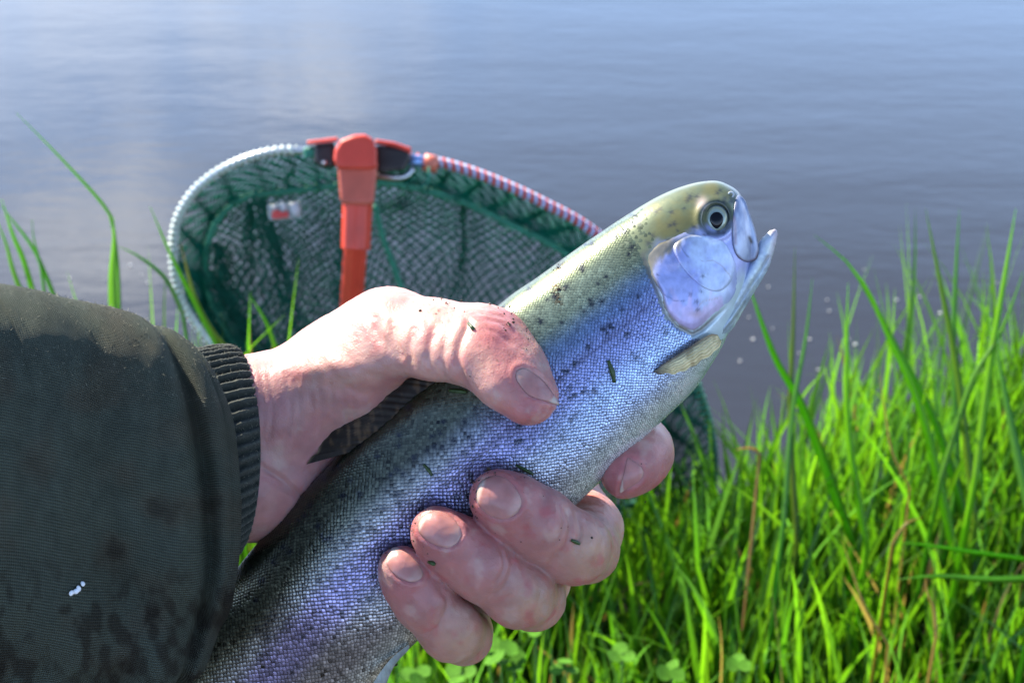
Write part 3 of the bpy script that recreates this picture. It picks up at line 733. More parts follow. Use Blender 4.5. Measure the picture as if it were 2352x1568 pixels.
idx_ = chain([(1080, 880, -290, 92), (1330, 930, -285, 78), (1440, 980, -200, 72), (1478, 1030, -90, 64), (1482, 1044, -40, 61), (1462, 1066, -8, 62), (1437, 1086, 12, 59)], 24)
mid_ = chain([(1050, 1000, -300, 94), (1290, 1130, -290, 80), (1350, 1215, -150, 78), (1345, 1262, 0, 74), (1318, 1258, 95, 82), (1235, 1200, 152, 81), (1180, 1166, 176, 76), (1146, 1146, 186, 69)], 24)
rng_ = chain([(1000, 1120, -300, 92), (1180, 1260, -280, 78), (1230, 1330, -150, 76), (1225, 1375, 10, 70), (1192, 1362, 100, 78), (1105, 1300, 152, 77), (1045, 1256, 170, 73), (1006, 1226, 176, 64)], 24)
lit_ = chain([(930, 1240, -300, 86), (1010, 1400, -250, 72), (1060, 1450, -130, 68), (1065, 1462, 0, 62), (1036, 1446, 78, 71), (970, 1375, 120, 68), (940, 1335, 134, 62), (922, 1308, 138, 55)], 22)
D = new()
for f in (idx_, mid_, rng_, lit_): D = smin(D, f, 7)
D = smin(D, palm, 45); D = smin(D, thumb, 26)
HV, HQ = surface_nets(D, lo, STEP)
del D, palm, thumb, idx_, mid_, rng_, lit_
HV = lap_smooth(HV, HQ, 3, .5)
HN = vnormals(HV, HQ)
if (HN * (HV - HV.mean(0))).sum() < 0: HN = -HN
x, y, ww = HV.T
front = sstep(-.15, .25, HN[:, 2]) * sstep(-140, -60, ww)
def crease(pts, wd, dp):
    global disp
    p = spline(pts, 24) if len(pts) > 2 else np.asarray(pts, float)
    L1 = line_d(x, y, p)
    ends = np.minimum(np.hypot(x - p[0, 0], y - p[0, 1]), np.hypot(x - p[-1, 0], y - p[-1, 1]))
    disp = disp - 1.1 * dp * np.exp(-(L1 / wd) ** 2) * front * sstep(-2, wd * 2.5, ends + wd)
disp = np.zeros(len(HV))
crease([(1075, 745), (1056, 785), (1050, 830), (1066, 885)], 9, 9)
crease([(998, 760), (985, 800), (984, 850)], 10, 6); crease([(1022, 780), (1017, 830), (1022, 872)], 7, 3.5)
crease([(950, 760), (938, 800), (944, 842)], 10, 6.5)
crease([(858, 738), (868, 770), (895, 802), (925, 838)], 14, 7)
crease([(905, 745), (905, 780), (920, 812)], 9, 5)
crease([(780, 800), (830, 850), (870, 870)], 10, 3); crease([(740, 830), (790, 880), (840, 910)], 8, 2)
crease([(598, 1070), (640, 1095), (690, 1135), (740, 1150)], 8, 7); crease([(604, 1090), (650, 1120), (690, 1150)], 6, 3)
crease([(1302, 1168), (1312, 1210), (1292, 1262), (1262, 1298)], 7, 4.5); crease([(1284, 1160), (1296, 1205), (1278, 1250)], 5, 3); crease([(1320, 1170), (1332, 1215), (1322, 1260)], 6, 3)
crease([(1168, 1258), (1178, 1300), (1160, 1345), (1130, 1370)], 7, 4.5); crease([(1150, 1256), (1160, 1296), (1146, 1332)], 5, 3)
crease([(1010, 1350), (1030, 1385), (1010, 1430), (985, 1455)], 7, 3.5)
crease([(1118, 735), (1150, 742), (1180, 765)], 6, 3); crease([(1108, 755), (1140, 764), (1175, 790)], 5, 2.5); crease([(1125, 722), (1160, 728)], 5, 2)
for pl in ([(1240, 1120), (1232, 1180), (1212, 1245)], [(1102, 1212), (1092, 1260), (1072, 1312)], [(992, 1300), (982, 1345), (958, 1385)]): crease(pl, 24, 3.2)
crease([(1372, 1190), (1382, 1250), (1360, 1320)], 9, 2.5); crease([(1235, 1322), (1240, 1370), (1215, 1428)], 9, 2.5)
for k in range(9):   # fine tendons and wrinkles fanning over the wrist
    x0 = 600 + k * 26 + rng.normal(0, 4)
    crease([(x0, 850 + 4 * k), (x0 + 10, 930 + 3 * k), (x0 + 2, 1010)], 7, 1.6)
disp += .9 * fbm(HV / 26, 3) + .8 * fbm(HV / 9, 2)
# soft bulges: finger pads and knuckles
for (bx, by, br, bh) in ((1345, 1270, 45, 4), (1215, 1385, 45, 4), (1120, 760, 40, 3), (880, 700, 60, 5)):
    disp += bh * np.exp(-((x - bx) ** 2 + (y - by) ** 2) / br ** 2) * front
# nail beds. centre, direction towards the finger tip, half length, half width
NAILS = [  # cx cy  dirx diry  hl hw
    (1236, 887, 0.80, 0.62, 56, 26), (1452, 1086, -0.93, 0.10, 29, 46), (1145, 1142, -0.90, -0.28, 50, 46), (1009, 1213, -0.86, -0.42, 47, 43), (928, 1297, -0.72, -0.62, 41, 33)]
NOUT = [
    [(1186, 851), (1204, 845), (1226, 856), (1250, 876), (1270, 902), (1285, 929), (1266, 925), (1238, 917), (1212, 906), (1193, 884), (1184, 866)],
    [(1441, 1051), (1455, 1057), (1470, 1068), (1479, 1083), (1473, 1100), (1456, 1114), (1438, 1124), (1423, 1133), (1427, 1108), (1434, 1078)],
    [(1099, 1112), (1118, 1096), (1143, 1091), (1166, 1100), (1187, 1124), (1199, 1150), (1193, 1172), (1176, 1187), (1149, 1193), (1118, 1180), (1098, 1158), (1093, 1134)],
    [(968, 1186), (986, 1174), (1008, 1172), (1034, 1184), (1052, 1203), (1061, 1222), (1054, 1243), (1036, 1257), (1012, 1256), (984, 1244), (965, 1228), (959, 1206)],
    [(898, 1260), (912, 1256), (930, 1264), (950, 1282), (967, 1303), (973, 1321), (960, 1334), (938, 1336), (912, 1325), (893, 1306), (886, 1284)]]
yl = np.interp(x, [560, 640, 760, 880, 1000, 1130, 1300], [880, 860, 815, 775, 785, 830, 910])
mline = np.interp(x, [560, 575, 900, 1000, 1130, 1300], [835, 842, 895, 960, 1010, 1050])
tm = sstep(0, 1, (mline + 20 - y) / 70) * sstep(520, 620, x) * sstep(1330, 1290, x) * sstep(-90, -10, ww)
HV = HV + np.stack([0 * x, 0 * x, tm * .50 * np.clip(y - yl, -120, 110)], -1)
HH0 = HMap(lap_smooth(HV + HN * disp[:, None], HQ, 4)[HV[:, 2] > -140], 6.0)
for poly in NOUT:
    sdn = poly_sd(x, y, spline(poly, 60, True))
    disp += front * (-5.0 * sstep(0, -7, sdn) + 2.8 * np.exp(-((sdn - 8) / 5.5) ** 2))
HV = HV + HN * disp[:, None]
HH = HMap(HV[HV[:, 2] > -140], 4.0)
# skin colour (pigment and painted shade): redder tips and joints, yellower knuckles, dirt stains
n1 = fbm(HV / 70, 3); n2 = fbm(HV / 22 + 9, 3)
hc = mixc(np.broadcast_to(C3(.54, .29, .235), (len(HV), 3)), C3(.46, .195, .175), sstep(-.3, .5, n1))
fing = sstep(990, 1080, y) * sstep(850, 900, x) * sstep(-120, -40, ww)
hc = mixc(hc, np.broadcast_to(C3(.37, .165, .15), hc.shape), fing * .85)  # fingers redder; the darker tone is their shade painted in
hc = mixc(hc, np.broadcast_to(C3(.40, .20, .20), hc.shape), sstep(0, 60, y - np.interp(x, [560, 900], [835, 890])) * (1 - fing) * sstep(960, 900, x) * .6)  # shade on wrist and palm below the sleeve's shadow edge, painted darker
tips = np.zeros(len(HV))
for (tx, ty, tr) in ((1215, 930, 80), (1430, 1085, 85), (1130, 1140, 110), (990, 1215, 105), (910, 1300, 90), (1150, 760, 60)):
    tips = np.maximum(tips, np.exp(-((x - tx) ** 2 + (y - ty) ** 2) / tr ** 2))
hc = mixc(hc, np.broadcast_to(C3(.40, .11, .115), hc.shape), tips * .75)
kn = np.zeros(len(HV))
for (tx, ty, tr) in ((1365, 1275, 70), (1230, 1390, 65), (1070, 1470, 65)):
    kn = np.maximum(kn, np.exp(-((x - tx) ** 2 + (y - ty) ** 2) / tr ** 2))
hc = mixc(hc, np.broadcast_to(C3(.46, .31, .18), hc.shape), kn * .6)
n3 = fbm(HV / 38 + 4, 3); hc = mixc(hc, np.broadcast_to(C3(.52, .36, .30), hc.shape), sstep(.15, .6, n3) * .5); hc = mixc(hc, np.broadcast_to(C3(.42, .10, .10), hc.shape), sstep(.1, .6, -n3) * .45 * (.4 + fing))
hc *= (1 + .16 * n2)[:, None]
grime = sstep(.25, .7, fbm(HV / 7 + 3, 3) + .2 * n2) * np.maximum.reduce([np.exp(-(((x - cx_) / rx) ** 2 + ((y - cy_) / ry) ** 2)) for cx_, cy_, rx, ry in
        ((1010, 705, 70, 22), (1140, 730, 50, 30), (1150, 800, 60, 50), (1095, 1120, 20, 45), (1100, 1090, 45, 14), (950, 1230, 16, 40), (885, 1290, 12, 30))]) * front
hc = mixc(hc, np.broadcast_to(C3(.10, .045, .02), hc.shape), np.clip(grime * 1.2, 0, .75))
person = empty('person', PW(700, 1100, -50).tolist(), label="person's bare hand in a dark olive jacket sleeve gripping the trout, thumb on top", cat='person')
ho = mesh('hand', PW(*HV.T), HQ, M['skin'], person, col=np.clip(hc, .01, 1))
# finger nails
for i, poly in enumerate(NOUT):
    nx_, ny_, dx_, dy_, hl, hw = NAILS[i]
    v, f = patch(poly, HH0, lambda t, X, Y: 1.2 + 2.6 * (1 - t ** 2) - 2.6 * sstep(.93, 1, t), 72, 12)
    a = ((v[:, 0] - nx_) * dx_ + (v[:, 1] - ny_) * dy_) / hl
    e = poly_sd(v[:, 0], v[:, 1], spline(poly, 60, True))
    c = mixc(np.broadcast_to(C3(.42, .19, .17), (len(v), 3)), C3(.50, .31, .26), sstep(-.45, -.85, a) * .7)
    c = mixc(c, np.broadcast_to(C3(.54, .42, .36), c.shape), sstep(.72, .82, a))
    c = mixc(c, np.broadcast_to(C3(.12, .07, .05), c.shape), (sstep(-5, -.5, e) * sstep(.3, .8, a) * .8 if i in (2, 3) else sstep(-3, 0, e) * .35))
    mesh('fingernail', PW(*v.T), f, M['nail'], ho, col=c)
# soil specks stuck to the skin
specks = []
ico_t = (1 + 5 ** .5) / 2
IV = np.array([(-1, ico_t, 0), (1, ico_t, 0), (-1, -ico_t, 0), (1, -ico_t, 0), (0, -1, ico_t), (0, 1, ico_t), (0, -1, -ico_t), (0, 1, -ico_t), (ico_t, 0, -1), (ico_t, 0, 1), (-ico_t, 0, -1), (-ico_t, 0, 1)], float)
IV /= np.linalg.norm(IV[0])
IF = [[0, 11, 5], [0, 5, 1], [0, 1, 7], [0, 7, 10], [0, 10, 11], [1, 5, 9], [5, 11, 4], [11, 10, 2], [10, 7, 6], [7, 1, 8], [3, 9, 4], [3, 4, 2], [3, 2, 6], [3, 6, 8], [3, 8, 9], [4, 9, 5], [2, 4, 11], [6, 2, 10], [8, 6, 7], [9, 8, 1]]
def specks_at(H, regs, seed):
    r = np.random.default_rng(seed); out = []
    for (cx_, cy_, rx, ry, n, s0, s1) in regs:
        for _ in range(n):
            a = r.normal(cx_, rx); b_ = r.normal(cy_, ry); h = float(H(a, b_))
            if min(float(H(a + dx, b_ + dy)) for dx, dy in ((9, 0), (-9, 0), (0, 9), (0, -9))) < h - 30: continue
            s_ = r.uniform(s0, s1) * (1 if r.random() < .85 else 1.7); sc3 = s_ * r.uniform(.5, 1.5, 3); sc3[2] = s_ * .6
            an = r.uniform(0, 6.28); q = IV * sc3 * (1 + .25 * r.normal(size=(12, 1)))
            q = np.stack([q[:, 0] * math.cos(an) - q[:, 1] * math.sin(an), q[:, 0] * math.sin(an) + q[:, 1] * math.cos(an), q[:, 2]], -1)
            out.append((PW(a + q[:, 0], b_ + q[:, 1], h + q[:, 2] + s_ * .2), IF))
    return join(out)
v, f = specks_at(HH, [(1010, 705, 32, 14, 40, 1, 2.6), (1130, 740, 30, 18, 50, 1, 2.6), (1160, 800, 30, 40, 60, 1, 2.6), (1090, 1140, 7, 26, 34, 1, 3.2), (1110, 1095, 22, 5, 16, 1, 2.6),
                      (950, 1232, 5, 22, 20, 1, 2.4), (890, 1290, 5, 18, 12, 1, 2), (1160, 1130, 30, 30, 12, 1, 2), (1440, 1090, 40, 30, 7, 1, 2), (1010, 1230, 40, 30, 14, 1, 2), (1250, 1210, 60, 40, 14, .8, 1.8), (1100, 1300, 60, 40, 12, .8, 1.8)], 3)
tag(mesh('soil_specks', v, f, M['dirt'], ho, smooth=False), kind='stuff')
v, f = specks_at(HF, [(1282, 655, 6, 26, 60, 1, 2.2), (1130, 706, 5, 4, 4, 3, 5), (905, 1520, 8, 5, 8, 2, 5)], 8)
tag(mesh('soil_specks', v, f, M['dirt'], trout, smooth=False), kind='stuff')

# cut grass bits
def clipping(H, a, b_, r, label, mat='clip'):
    n = 9; t = np.linspace(0, 1, n); X = a[0] + (b_[0] - a[0]) * t + 2 * np.sin(t * 3); Y = a[1] + (b_[1] - a[1]) * t
    W = H(X, Y) + r * .8
    v, f = tube(PW(X, Y, W), r * UNIT * np.sin(np.clip(t, .12, .9) * math.pi) ** .35, 6)
    o = mesh('grass_clipping', v, f, M[mat]); tag(o, label, 'grass clipping', 'bits of cut grass stuck to fish and hand')
clipping(HF, (1397, 828), (1411, 878), 6.0, 'dark green bit of grass lying on the blue flank of the trout')
clipping(HF, (972, 1066), (992, 1092), 4.0, 'thin dark grass bit on the scales below the dorsal fin')
clipping(HF, (1185, 1068), (1225, 1090), 4.0, 'olive grass bit along the flank just above the middle finger')
clipping(HF, (1032, 896), (1072, 900), 5.0, 'yellowish wet grass bit tucked beneath the thumb on the fish')
clipping(HH, (1076, 742), (1098, 774), 5.0, 'curled olive grass bit on the thumb knuckle')
clipping(HH, (1134, 852), (1164, 859), 4.5, 'brown plant bit on the thumb pad beside its nail')
clipping(HH, (1312, 1240), (1332, 1249), 4.5, 'short green grass bit on the middle finger joint')
clipping(HH, (984, 1290), (999, 1296), 5.0, 'tiny olive grass bit on the ring finger under its nail')

# ------------------------------------------------------------------ SLEEVE and CUFF
def cloth_mat():
    m = material('olive_canvas', (0.05, 0.055, 0.045), rough=0.9, sheen=0.0, spec=.2)
    t = m.node_tree; b = bs(m); uvn = t.nodes.new('ShaderNodeUVMap')
    mp1 = t.nodes.new('ShaderNodeMapping'); mp1.inputs['Rotation'].default_value = (0, 0, 0.0)
    t.links.new(uvn.outputs[0], mp1.inputs[0])
    wv1 = t.nodes.new('ShaderNodeTexWave'); wv1.bands_direction = 'Y'; wv1.inputs['Scale'].default_value = 1; wv1.inputs['Distortion'].default_value = .6; wv1.inputs['Detail'].default_value = 2
    wv1.inputs['Detail Scale'].default_value = .3
    wv2 = t.nodes.new('ShaderNodeTexWave'); wv2.bands_direction = 'X'; wv2.inputs['Scale'].default_value = 1.6; wv2.inputs['Distortion'].default_value = .5
    t.links.new(mp1.outputs[0], wv1.inputs['Vector']); t.links.new(mp1.outputs[0], wv2.inputs['Vector'])
    mu = t.nodes.new('ShaderNodeMath'); mu.operation = 'MULTIPLY_ADD'; mu.inputs[1].default_value = .45
    t.links.new(wv2.outputs['Fac'], mu.inputs[0]); t.links.new(wv1.outputs['Fac'], mu.inputs[2])
    bp = t.nodes.new('ShaderNodeBump'); bp.inputs['Strength'].default_value = .9; bp.inputs['Distance'].default_value = .0006
    t.links.new(mu.outputs[0], bp.inputs['Height']); t.links.new(bp.outputs[0], b.inputs['Normal'])
    at = t.nodes.new('ShaderNodeVertexColor'); at.layer_name = 'col'
    mr = t.nodes.new('ShaderNodeMapRange'); mr.inputs['From Max'].default_value = 1.45; mr.inputs['To Min'].default_value = .55; mr.inputs['To Max'].default_value = 1.35
    t.links.new(mu.outputs[0], mr.inputs['Value'])
    vs_ = t.nodes.new('ShaderNodeVectorMath'); vs_.operation = 'SCALE'
    t.links.new(at.outputs[0], vs_.inputs[0]); t.links.new(mr.outputs[0], vs_.inputs['Scale']); t.links.new(vs_.outputs[0], b.inputs['Base Color'])
    return m
#            x   cy   ry   near-shift rz  cw
SL = spline(np.array([
    [-700, 1290, 660, 110, 400, 230], [-400, 1240, 600, 120, 380, 200], [-150, 1190, 552, 130, 345, 170], [0, 1180, 530, 135, 325, 160], [150, 1185, 508, 140, 305, 145], [280, 1183, 470, 143, 285, 130],
    [350, 1178, 436, 145, 268, 125], [385, 1176, 412, 146, 258, 122], [408, 1176, 392, 146, 248, 120], [412, 1174, 372, 140, 236, 116], [400, 1168, 340, 130, 214, 104], [380, 1150, 300, 110, 190, 70], [360, 1130, 270, 100, 165, 40]], float), 260)
NPH = 420
ph = math.pi + np.arange(NPH) * 2 * math.pi / NPH    # 0 = near side, pi/2 = top
kx = np.cumsum(np.r_[0, np.hypot(np.diff(SL[:, 0]), np.diff(SL[:, 2]))])
U2, PH2 = np.meshgrid(kx, ph, indexing='ij')
hem = kx[np.argmax(SL[:, 0] + SL[:, 3])]
du = U2 - hem
# folds and gathers
fold = -52 * np.exp(-((du + 95 + 18 * np.sin(PH2 * 2)) / 20) ** 2) * sstep(-.9, .1, np.sin(PH2) + .6) \
       + 9 * np.exp(-((du + 55) / 20) ** 2) - 30 * np.exp(-((du + 260 + 60 * np.sin(PH2 + 1)) / 60) ** 2) + 16 * np.exp(-((du + 170) / 40) ** 2)
cloth_n = fbm(np.stack([U2 / 200, np.cos(PH2) * 1.6, np.sin(PH2) * 1.6], -1), 3)
fold2 = 20 * cloth_n + 9 * fbm(np.stack([U2 / 60, np.cos(PH2) * 3.5 + U2 / 200, np.sin(PH2) * 3.5], -1), 2)
low = sstep(.1, -.8, np.sin(PH2))
fold2 += low * 24 * np.sin(PH2 * 9 + U2 / 60 + 2 * cloth_n)
dr = (fold + fold2) * sstep(70, -10, du) * (1 - .8 * np.clip(np.sin(PH2), 0, 1) ** 3)
for off in (-12, -34): dr -= 3.0 * np.exp(-((du - off) / 3.0) ** 2)
dr -= 2.5 * np.exp(-((du + 480 + 40 * np.sin(PH2 - .5)) / 4) ** 2)
X = SL[:, 0][:, None] + SL[:, 3][:, None] * np.cos(ph)[None] + 6 * cloth_n
Y = SL[:, 1][:, None] - (SL[:, 2][:, None] + dr * .85) * np.sin(ph)[None]
W = SL[:, 5][:, None] + (SL[:, 4][:, None] + dr) * (np.sign(np.cos(ph)) * np.abs(np.cos(ph)) ** .6)[None] - .30 * (Y - SL[:, 1][:, None])
X = X - .45 * dr * np.cos(ph)[None] * 0
uvS = np.stack([U2 / 2.6 / 10, (PH2 * 430 + U2 * .18) / 1.9 / 10], -1).reshape(-1, 2) * 1.0
st_n = fbm(np.stack([X / 90, Y / 90, X * 0], -1), 4); st_f = fbm(np.stack([X / 22, Y / 34, X * 0 + 4], -1), 4)
cS = mixc(np.broadcast_to(C3(.074, .088, .068), X.shape + (3,)), C3(.086, .080, .058), sstep(-.1, .5, st_n) * .7)
muddy = sstep(1180, 1420, Y) * .75
cS = mixc(cS, np.broadcast_to(C3(.018, .015, .011), cS.shape), np.clip(sstep(-.25, .35, st_f + .5 * st_n) * muddy + .5 * sstep(.25, .6, st_n) * sstep(1000, 1200, Y), 0, .9))
cS *= (1 + .25 * st_f)[..., None]
sleeve = mesh('sleeve', PW(X, Y, W).reshape(-1, 3), grid_faces(len(kx), NPH, True)[:, ::-1].copy(), cloth_mat(), person, col=np.clip(cS, .006, 1).reshape(-1, 3), uv=uvS)

CU = spline(np.array([[330, 1090, 262, 90, 170, 30], [430, 1070, 262, 80, 165, 0], [490, 1052, 256, 72, 180, -25], [520, 1042, 248, 66, 172, -32], [536, 1036, 238, 62, 166, -36], [538, 1036, 226, 58, 152, -36], [525, 1036, 212, 55, 126, -36], [470, 1040, 205, 55, 122, -30]], float), 70)
NPC = 900; ph = math.pi + np.arange(NPC) * 2 * math.pi / NPC
ku = np.cumsum(np.r_[0, np.hypot(np.diff(CU[:, 0]), np.diff(CU[:, 2]))])
Uc, Pc = np.meshgrid(ku, ph, indexing='ij')
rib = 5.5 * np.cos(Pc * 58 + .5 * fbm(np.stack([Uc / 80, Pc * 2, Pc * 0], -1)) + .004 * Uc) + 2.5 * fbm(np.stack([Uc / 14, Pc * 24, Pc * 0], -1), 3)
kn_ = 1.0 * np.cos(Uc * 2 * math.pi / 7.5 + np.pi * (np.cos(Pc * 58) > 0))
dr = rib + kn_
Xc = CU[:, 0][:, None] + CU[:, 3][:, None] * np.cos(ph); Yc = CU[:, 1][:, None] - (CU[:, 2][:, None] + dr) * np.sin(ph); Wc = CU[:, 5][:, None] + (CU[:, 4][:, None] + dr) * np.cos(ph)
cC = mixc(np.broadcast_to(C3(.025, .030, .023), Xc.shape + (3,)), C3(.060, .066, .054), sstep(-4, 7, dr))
knit = material('knit_cuff_wool', attr=True, rough=.95, sheen=.1, bump=[('noise', 2500, .6, .0004)], var=.2, var_s=1500)
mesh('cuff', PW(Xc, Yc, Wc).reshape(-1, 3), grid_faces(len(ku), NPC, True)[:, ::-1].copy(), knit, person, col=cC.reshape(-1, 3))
HS = HMap(np.stack([X, Y, W], -1).reshape(-1, 3)[W.reshape(-1) > 40], 4.0)
# woolly fuzz along the sleeve and cuff
def fuzz(X, Y, W, n, ln, name, mat, parent, sel):
    idx = np.argwhere(sel); pick = idx[rng.integers(0, len(idx), n)]
    p = np.stack([X[pick[:, 0], pick[:, 1]], Y[pick[:, 0], pick[:, 1]], W[pick[:, 0], pick[:, 1]]], -1)
    d = rng.normal(size=(n, 3)); d /= np.linalg.norm(d, axis=1)[:, None]
    l_ = ln * rng.uniform(.3, 1, n)[:, None]; sidev = np.cross(d, rng.normal(size=(n, 3))); sidev /= np.linalg.norm(sidev, axis=1)[:, None]; sidev *= .45
    k = rng.normal(size=(n, 3)) * ln * .3
    V = np.stack([p - sidev, p + sidev, p + d * l_ * .6 + k * .5 + sidev * .8, p + d * l_ + k], 1).reshape(-1, 3)
    b0 = np.arange(n) * 4; f = np.vstack([np.stack([b0, b0 + 1, b0 + 2], -1), np.stack([b0, b0 + 2, b0 + 3], -1)])
    o = mesh(name, PW(*V.T), f, mat, parent); tag(o, kind='stuff')
M['lint'] = material('lint', (.20, .20, .15), rough=.9)
fuzz(X, Y, W, 9000, 9, 'lint', M['lint'], person, (np.sin(PH2) > .55) & (U2 > kx[60]) & (du < 10))
fuzz(Xc, Yc, Wc, 5000, 9, 'lint', M['lint'], person, (np.cos(Pc) > -.4))
def fluff(cx_, cy_, pts, label):
    vs2 = []
    for (a, b_, r) in pts:
        q = IV * r * (1 + .38 * rng.normal(size=(12, 1))); h = float(HS(cx_ + a, cy_ + b_))
        vs2.append((PW(cx_ + a + q[:, 0], cy_ + b_ + q[:, 1], h + r * .9 + q[:, 2] * .8), IF))
    v, f = join(vs2); o = mesh('fluff', v, f, M['fluff']); tag(o, label, 'fluff', 'white specks on the sleeve')
    md = o.modifiers.new('s', 'SUBSURF'); md.levels = 1; md.render_levels = 2
fluff(176, 1352, [(-12, 8, 10), (4, -2, 9), (14, -10, 8), (-4, 6, 8)], 'largest white fluffy speck low on the muddy sleeve')
fluff(487, 1228, [(-5, 8, 9), (7, -7, 8)], 'pale straw coloured speck by the sleeve hem')
fluff(492, 1352, [(0, 0, 9), (4, 6, 6)], 'small white speck near the sleeve hem, below the straw coloured one')

# ------------------------------------------------------------------ LANDING NET
ND = lambda x, y: 1.30 + (np.asarray(y, float) - 340) / 860 * 0.20
ring_px = [(700, 346), (640, 346), (570, 362), (500, 395), (440, 446), (404, 515), (398, 600), (418, 690), (470, 770), (545, 850), (650, 960), (800, 1080), (1000, 1180), (1200, 1240), (1400, 1262), (1540, 1240), (1612, 1180), (1640, 1080), (1622, 950), (1560, 790), (1470, 640), (1360, 530), (1240, 462), (1130, 412), (1030, 378), (940, 362), (850, 345), (770, 343)]
ring = spline(ring_px, 700, True)
RP = P(ring[:, 0], ring[:, 1], ND(ring[:, 0], ring[:, 1]))
net = empty('landing_net', P(780, 1130, 1.47).tolist(), label='green landing net with a red handle standing folded on the bank at the water edge', cat='fishing net')
v, f = tube(RP, 0.0030, 10, closed=True); mesh('frame_ring', v, f, M['steel'], net)
# lacing wound round the frame
def lacing(i0, i1, name, mat, pitch, phase=0, r=0.0016, big=0.0058):
    seg_ = RP[i0:i1]; Ls = np.r_[0, np.cumsum(np.linalg.norm(np.diff(seg_, axis=0), axis=1))]
    n = int(Ls[-1] / pitch * 10); u = np.linspace(0, Ls[-1], n)
    c = np.stack([np.interp(u, Ls, seg_[:, k]) for k in range(3)], -1); t_ = np.gradient(c, axis=0); t_ /= np.linalg.norm(t_, axis=1)[:, None]
    a = np.cross(t_, -Fv); a /= np.linalg.norm(a, axis=1)[:, None]; b_ = np.cross(t_, a)
    ang = u / pitch * 2 * math.pi + phase
    v, f = tube(c + big * (np.cos(ang)[:, None] * a + np.sin(ang)[:, None] * b_), r, 5)
    mesh(name, v, f, mat, net)
# ring starts left of the joint and runs anticlockwise in the picture
lacing(4, 150, 'lacing', M['lace_w'], .0060, r=.0017, big=.0030)
lacing(150, 470, 'lacing', M['seam'], .007, big=.0034)
lacing(470, 652, 'lacing', M['lace_r'], .0074, r=.0017, big=.0034); lacing(470, 640, 'lacing', M['lace_b'], .0074, phase=math.pi, r=.0017, big=.0034)
# net bag: band from the ring to the seam, and the panel behind
seam_px = spline([(720, 432), (650, 440), (560, 455), (500, 505), (474, 580), (480, 670), (520, 760), (620, 880), (780, 1000), (1000, 1100), (1200, 1150), (1400, 1170), (1500, 1120), (1530, 1020), (1490, 860), (1400, 680), (1290, 575), (1180, 520), (1080, 470), (980, 438), (880, 420), (790, 425)], 700, True)
# align the seam to the ring by angle about a common centre
cc_ = np.array([960, 760.0])
angR = np.arctan2(ring[:, 1] - cc_[1], ring[:, 0] - cc_[0]); angS = np.arctan2(seam_px[:, 1] - cc_[1], seam_px[:, 0] - cc_[0])
o_ = np.argsort(angS); sx = np.interp(angR, angS[o_], seam_px[o_, 0], period=2 * math.pi); sy = np.interp(angR, angS[o_], seam_px[o_, 1], period=2 * math.pi)
seamP = P(sx, sy, ND(sx, sy) + 0.045)
def band_pt(u, v):   # u index along ring (float, periodic), v 0..1
    n = len(RP); i = np.floor(u).astype(int) % n; f_ = (u - np.floor(u))[:, None]; j = (i + 1) % n
    A = RP[i] * (1 - f_) + RP[j] * f_; B = seamP[i] * (1 - f_) + seamP[j] * f_
    c = A * (1 - v)[:, None] + B * v[:, None]
    return c + Fv * (0.02 * np.sin(v * math.pi) + .008 * np.sin(v * math.pi) * np.sin(u * .12))[:, None]
def strands(lines, r, name, mat, parent=net):
    """thin three-sided cords along polylines; lines = list of (n,3)"""
    parts_v = []; parts_f = []; o = 0
    for p in lines:
        n = len(p)
        if n < 2: continue
        t_ = np.gradient(p, axis=0); t_ /= np.linalg.norm(t_, axis=1)[:, None] + 1e-12
        a = np.cross(t_, np.broadcast_to(Fv, t_.shape)); a /= np.linalg.norm(a, axis=1)[:, None] + 1e-12; b_ = np.cross(t_, a)
        ang = np.array([0, 2.094, 4.189])
        V = p[:, None] + r * (np.cos(ang)[None, :, None] * a[:, None] + np.sin(ang)[None, :, None] * b_[:, None])
        parts_v.append(V.reshape(-1, 3)); parts_f.append(grid_faces(n, 3, True) + o); o += n * 3
    ob = mesh(name, np.vstack(parts_v), np.vstack(parts_f), mat, parent); tag(ob, kind='stuff'); return ob
lines = []
for k in range(0, 262):
    u0 = k * 700 / 262; vv = np.linspace(0, 1, 9)
    lines.append(band_pt(u0 + vv * 34 + 1.5 * np.sin(vv * 9 + k), vv)); lines.append(band_pt(u0 - vv * 30 + 1.5 * np.sin(vv * 8 + k * 2), vv))
strands(lines, .00098, 'netting_band', M['net_dark'])
seam_poly = np.stack([sx, sy], -1)[::6]
def panel(spacing, depth, seed, warp, rot, amp):
    lines = []
    x0, x1, y0, y1 = 380, 1660, 380, 1280; cx_, cy_ = 960, 760
    for fam in (0, 1):
        a = math.radians(rot + 90 * fam + (8 if fam else 0)); dv = np.array([math.cos(a), math.sin(a)]); nv_ = np.array([-dv[1], dv[0]])
        for c in np.arange(-760, 760, spacing):
            t_ = np.arange(-900, 900, spacing)
            px = cx_ + nv_[0] * c + dv[0] * t_; py = cy_ + nv_[1] * c + dv[1] * t_
            wpx = px + warp * fbm(np.stack([px / 190, py / 190, px * 0 + seed], -1), 2); wpy = py + warp * fbm(np.stack([px / 190, py / 190, px * 0 + seed + 9], -1), 2)
            ok = poly_sd(wpx, wpy, seam_poly) < 2
            rr = -poly_sd(wpx, wpy, seam_poly)
            dep = ND(wpx, wpy) + .045 + depth * np.sqrt(np.clip(rr / 260, 0, 1)) + amp * fbm(np.stack([wpx / 45, wpy / 260, px * 0 + seed], -1), 2)
            pts = P(wpx, wpy, dep)
            i = 0
            while i < len(t_):
                if ok[i]:
                    j = i
                    while j < len(t_) and ok[j]: j += 1
                    if j - i > 1: lines.append(pts[i:j])
                    i = j
                else: i += 1
    return lines
strands(panel(15.0, .06, 1, 60, 40, .012), .0010, 'netting_panel', M['net'])
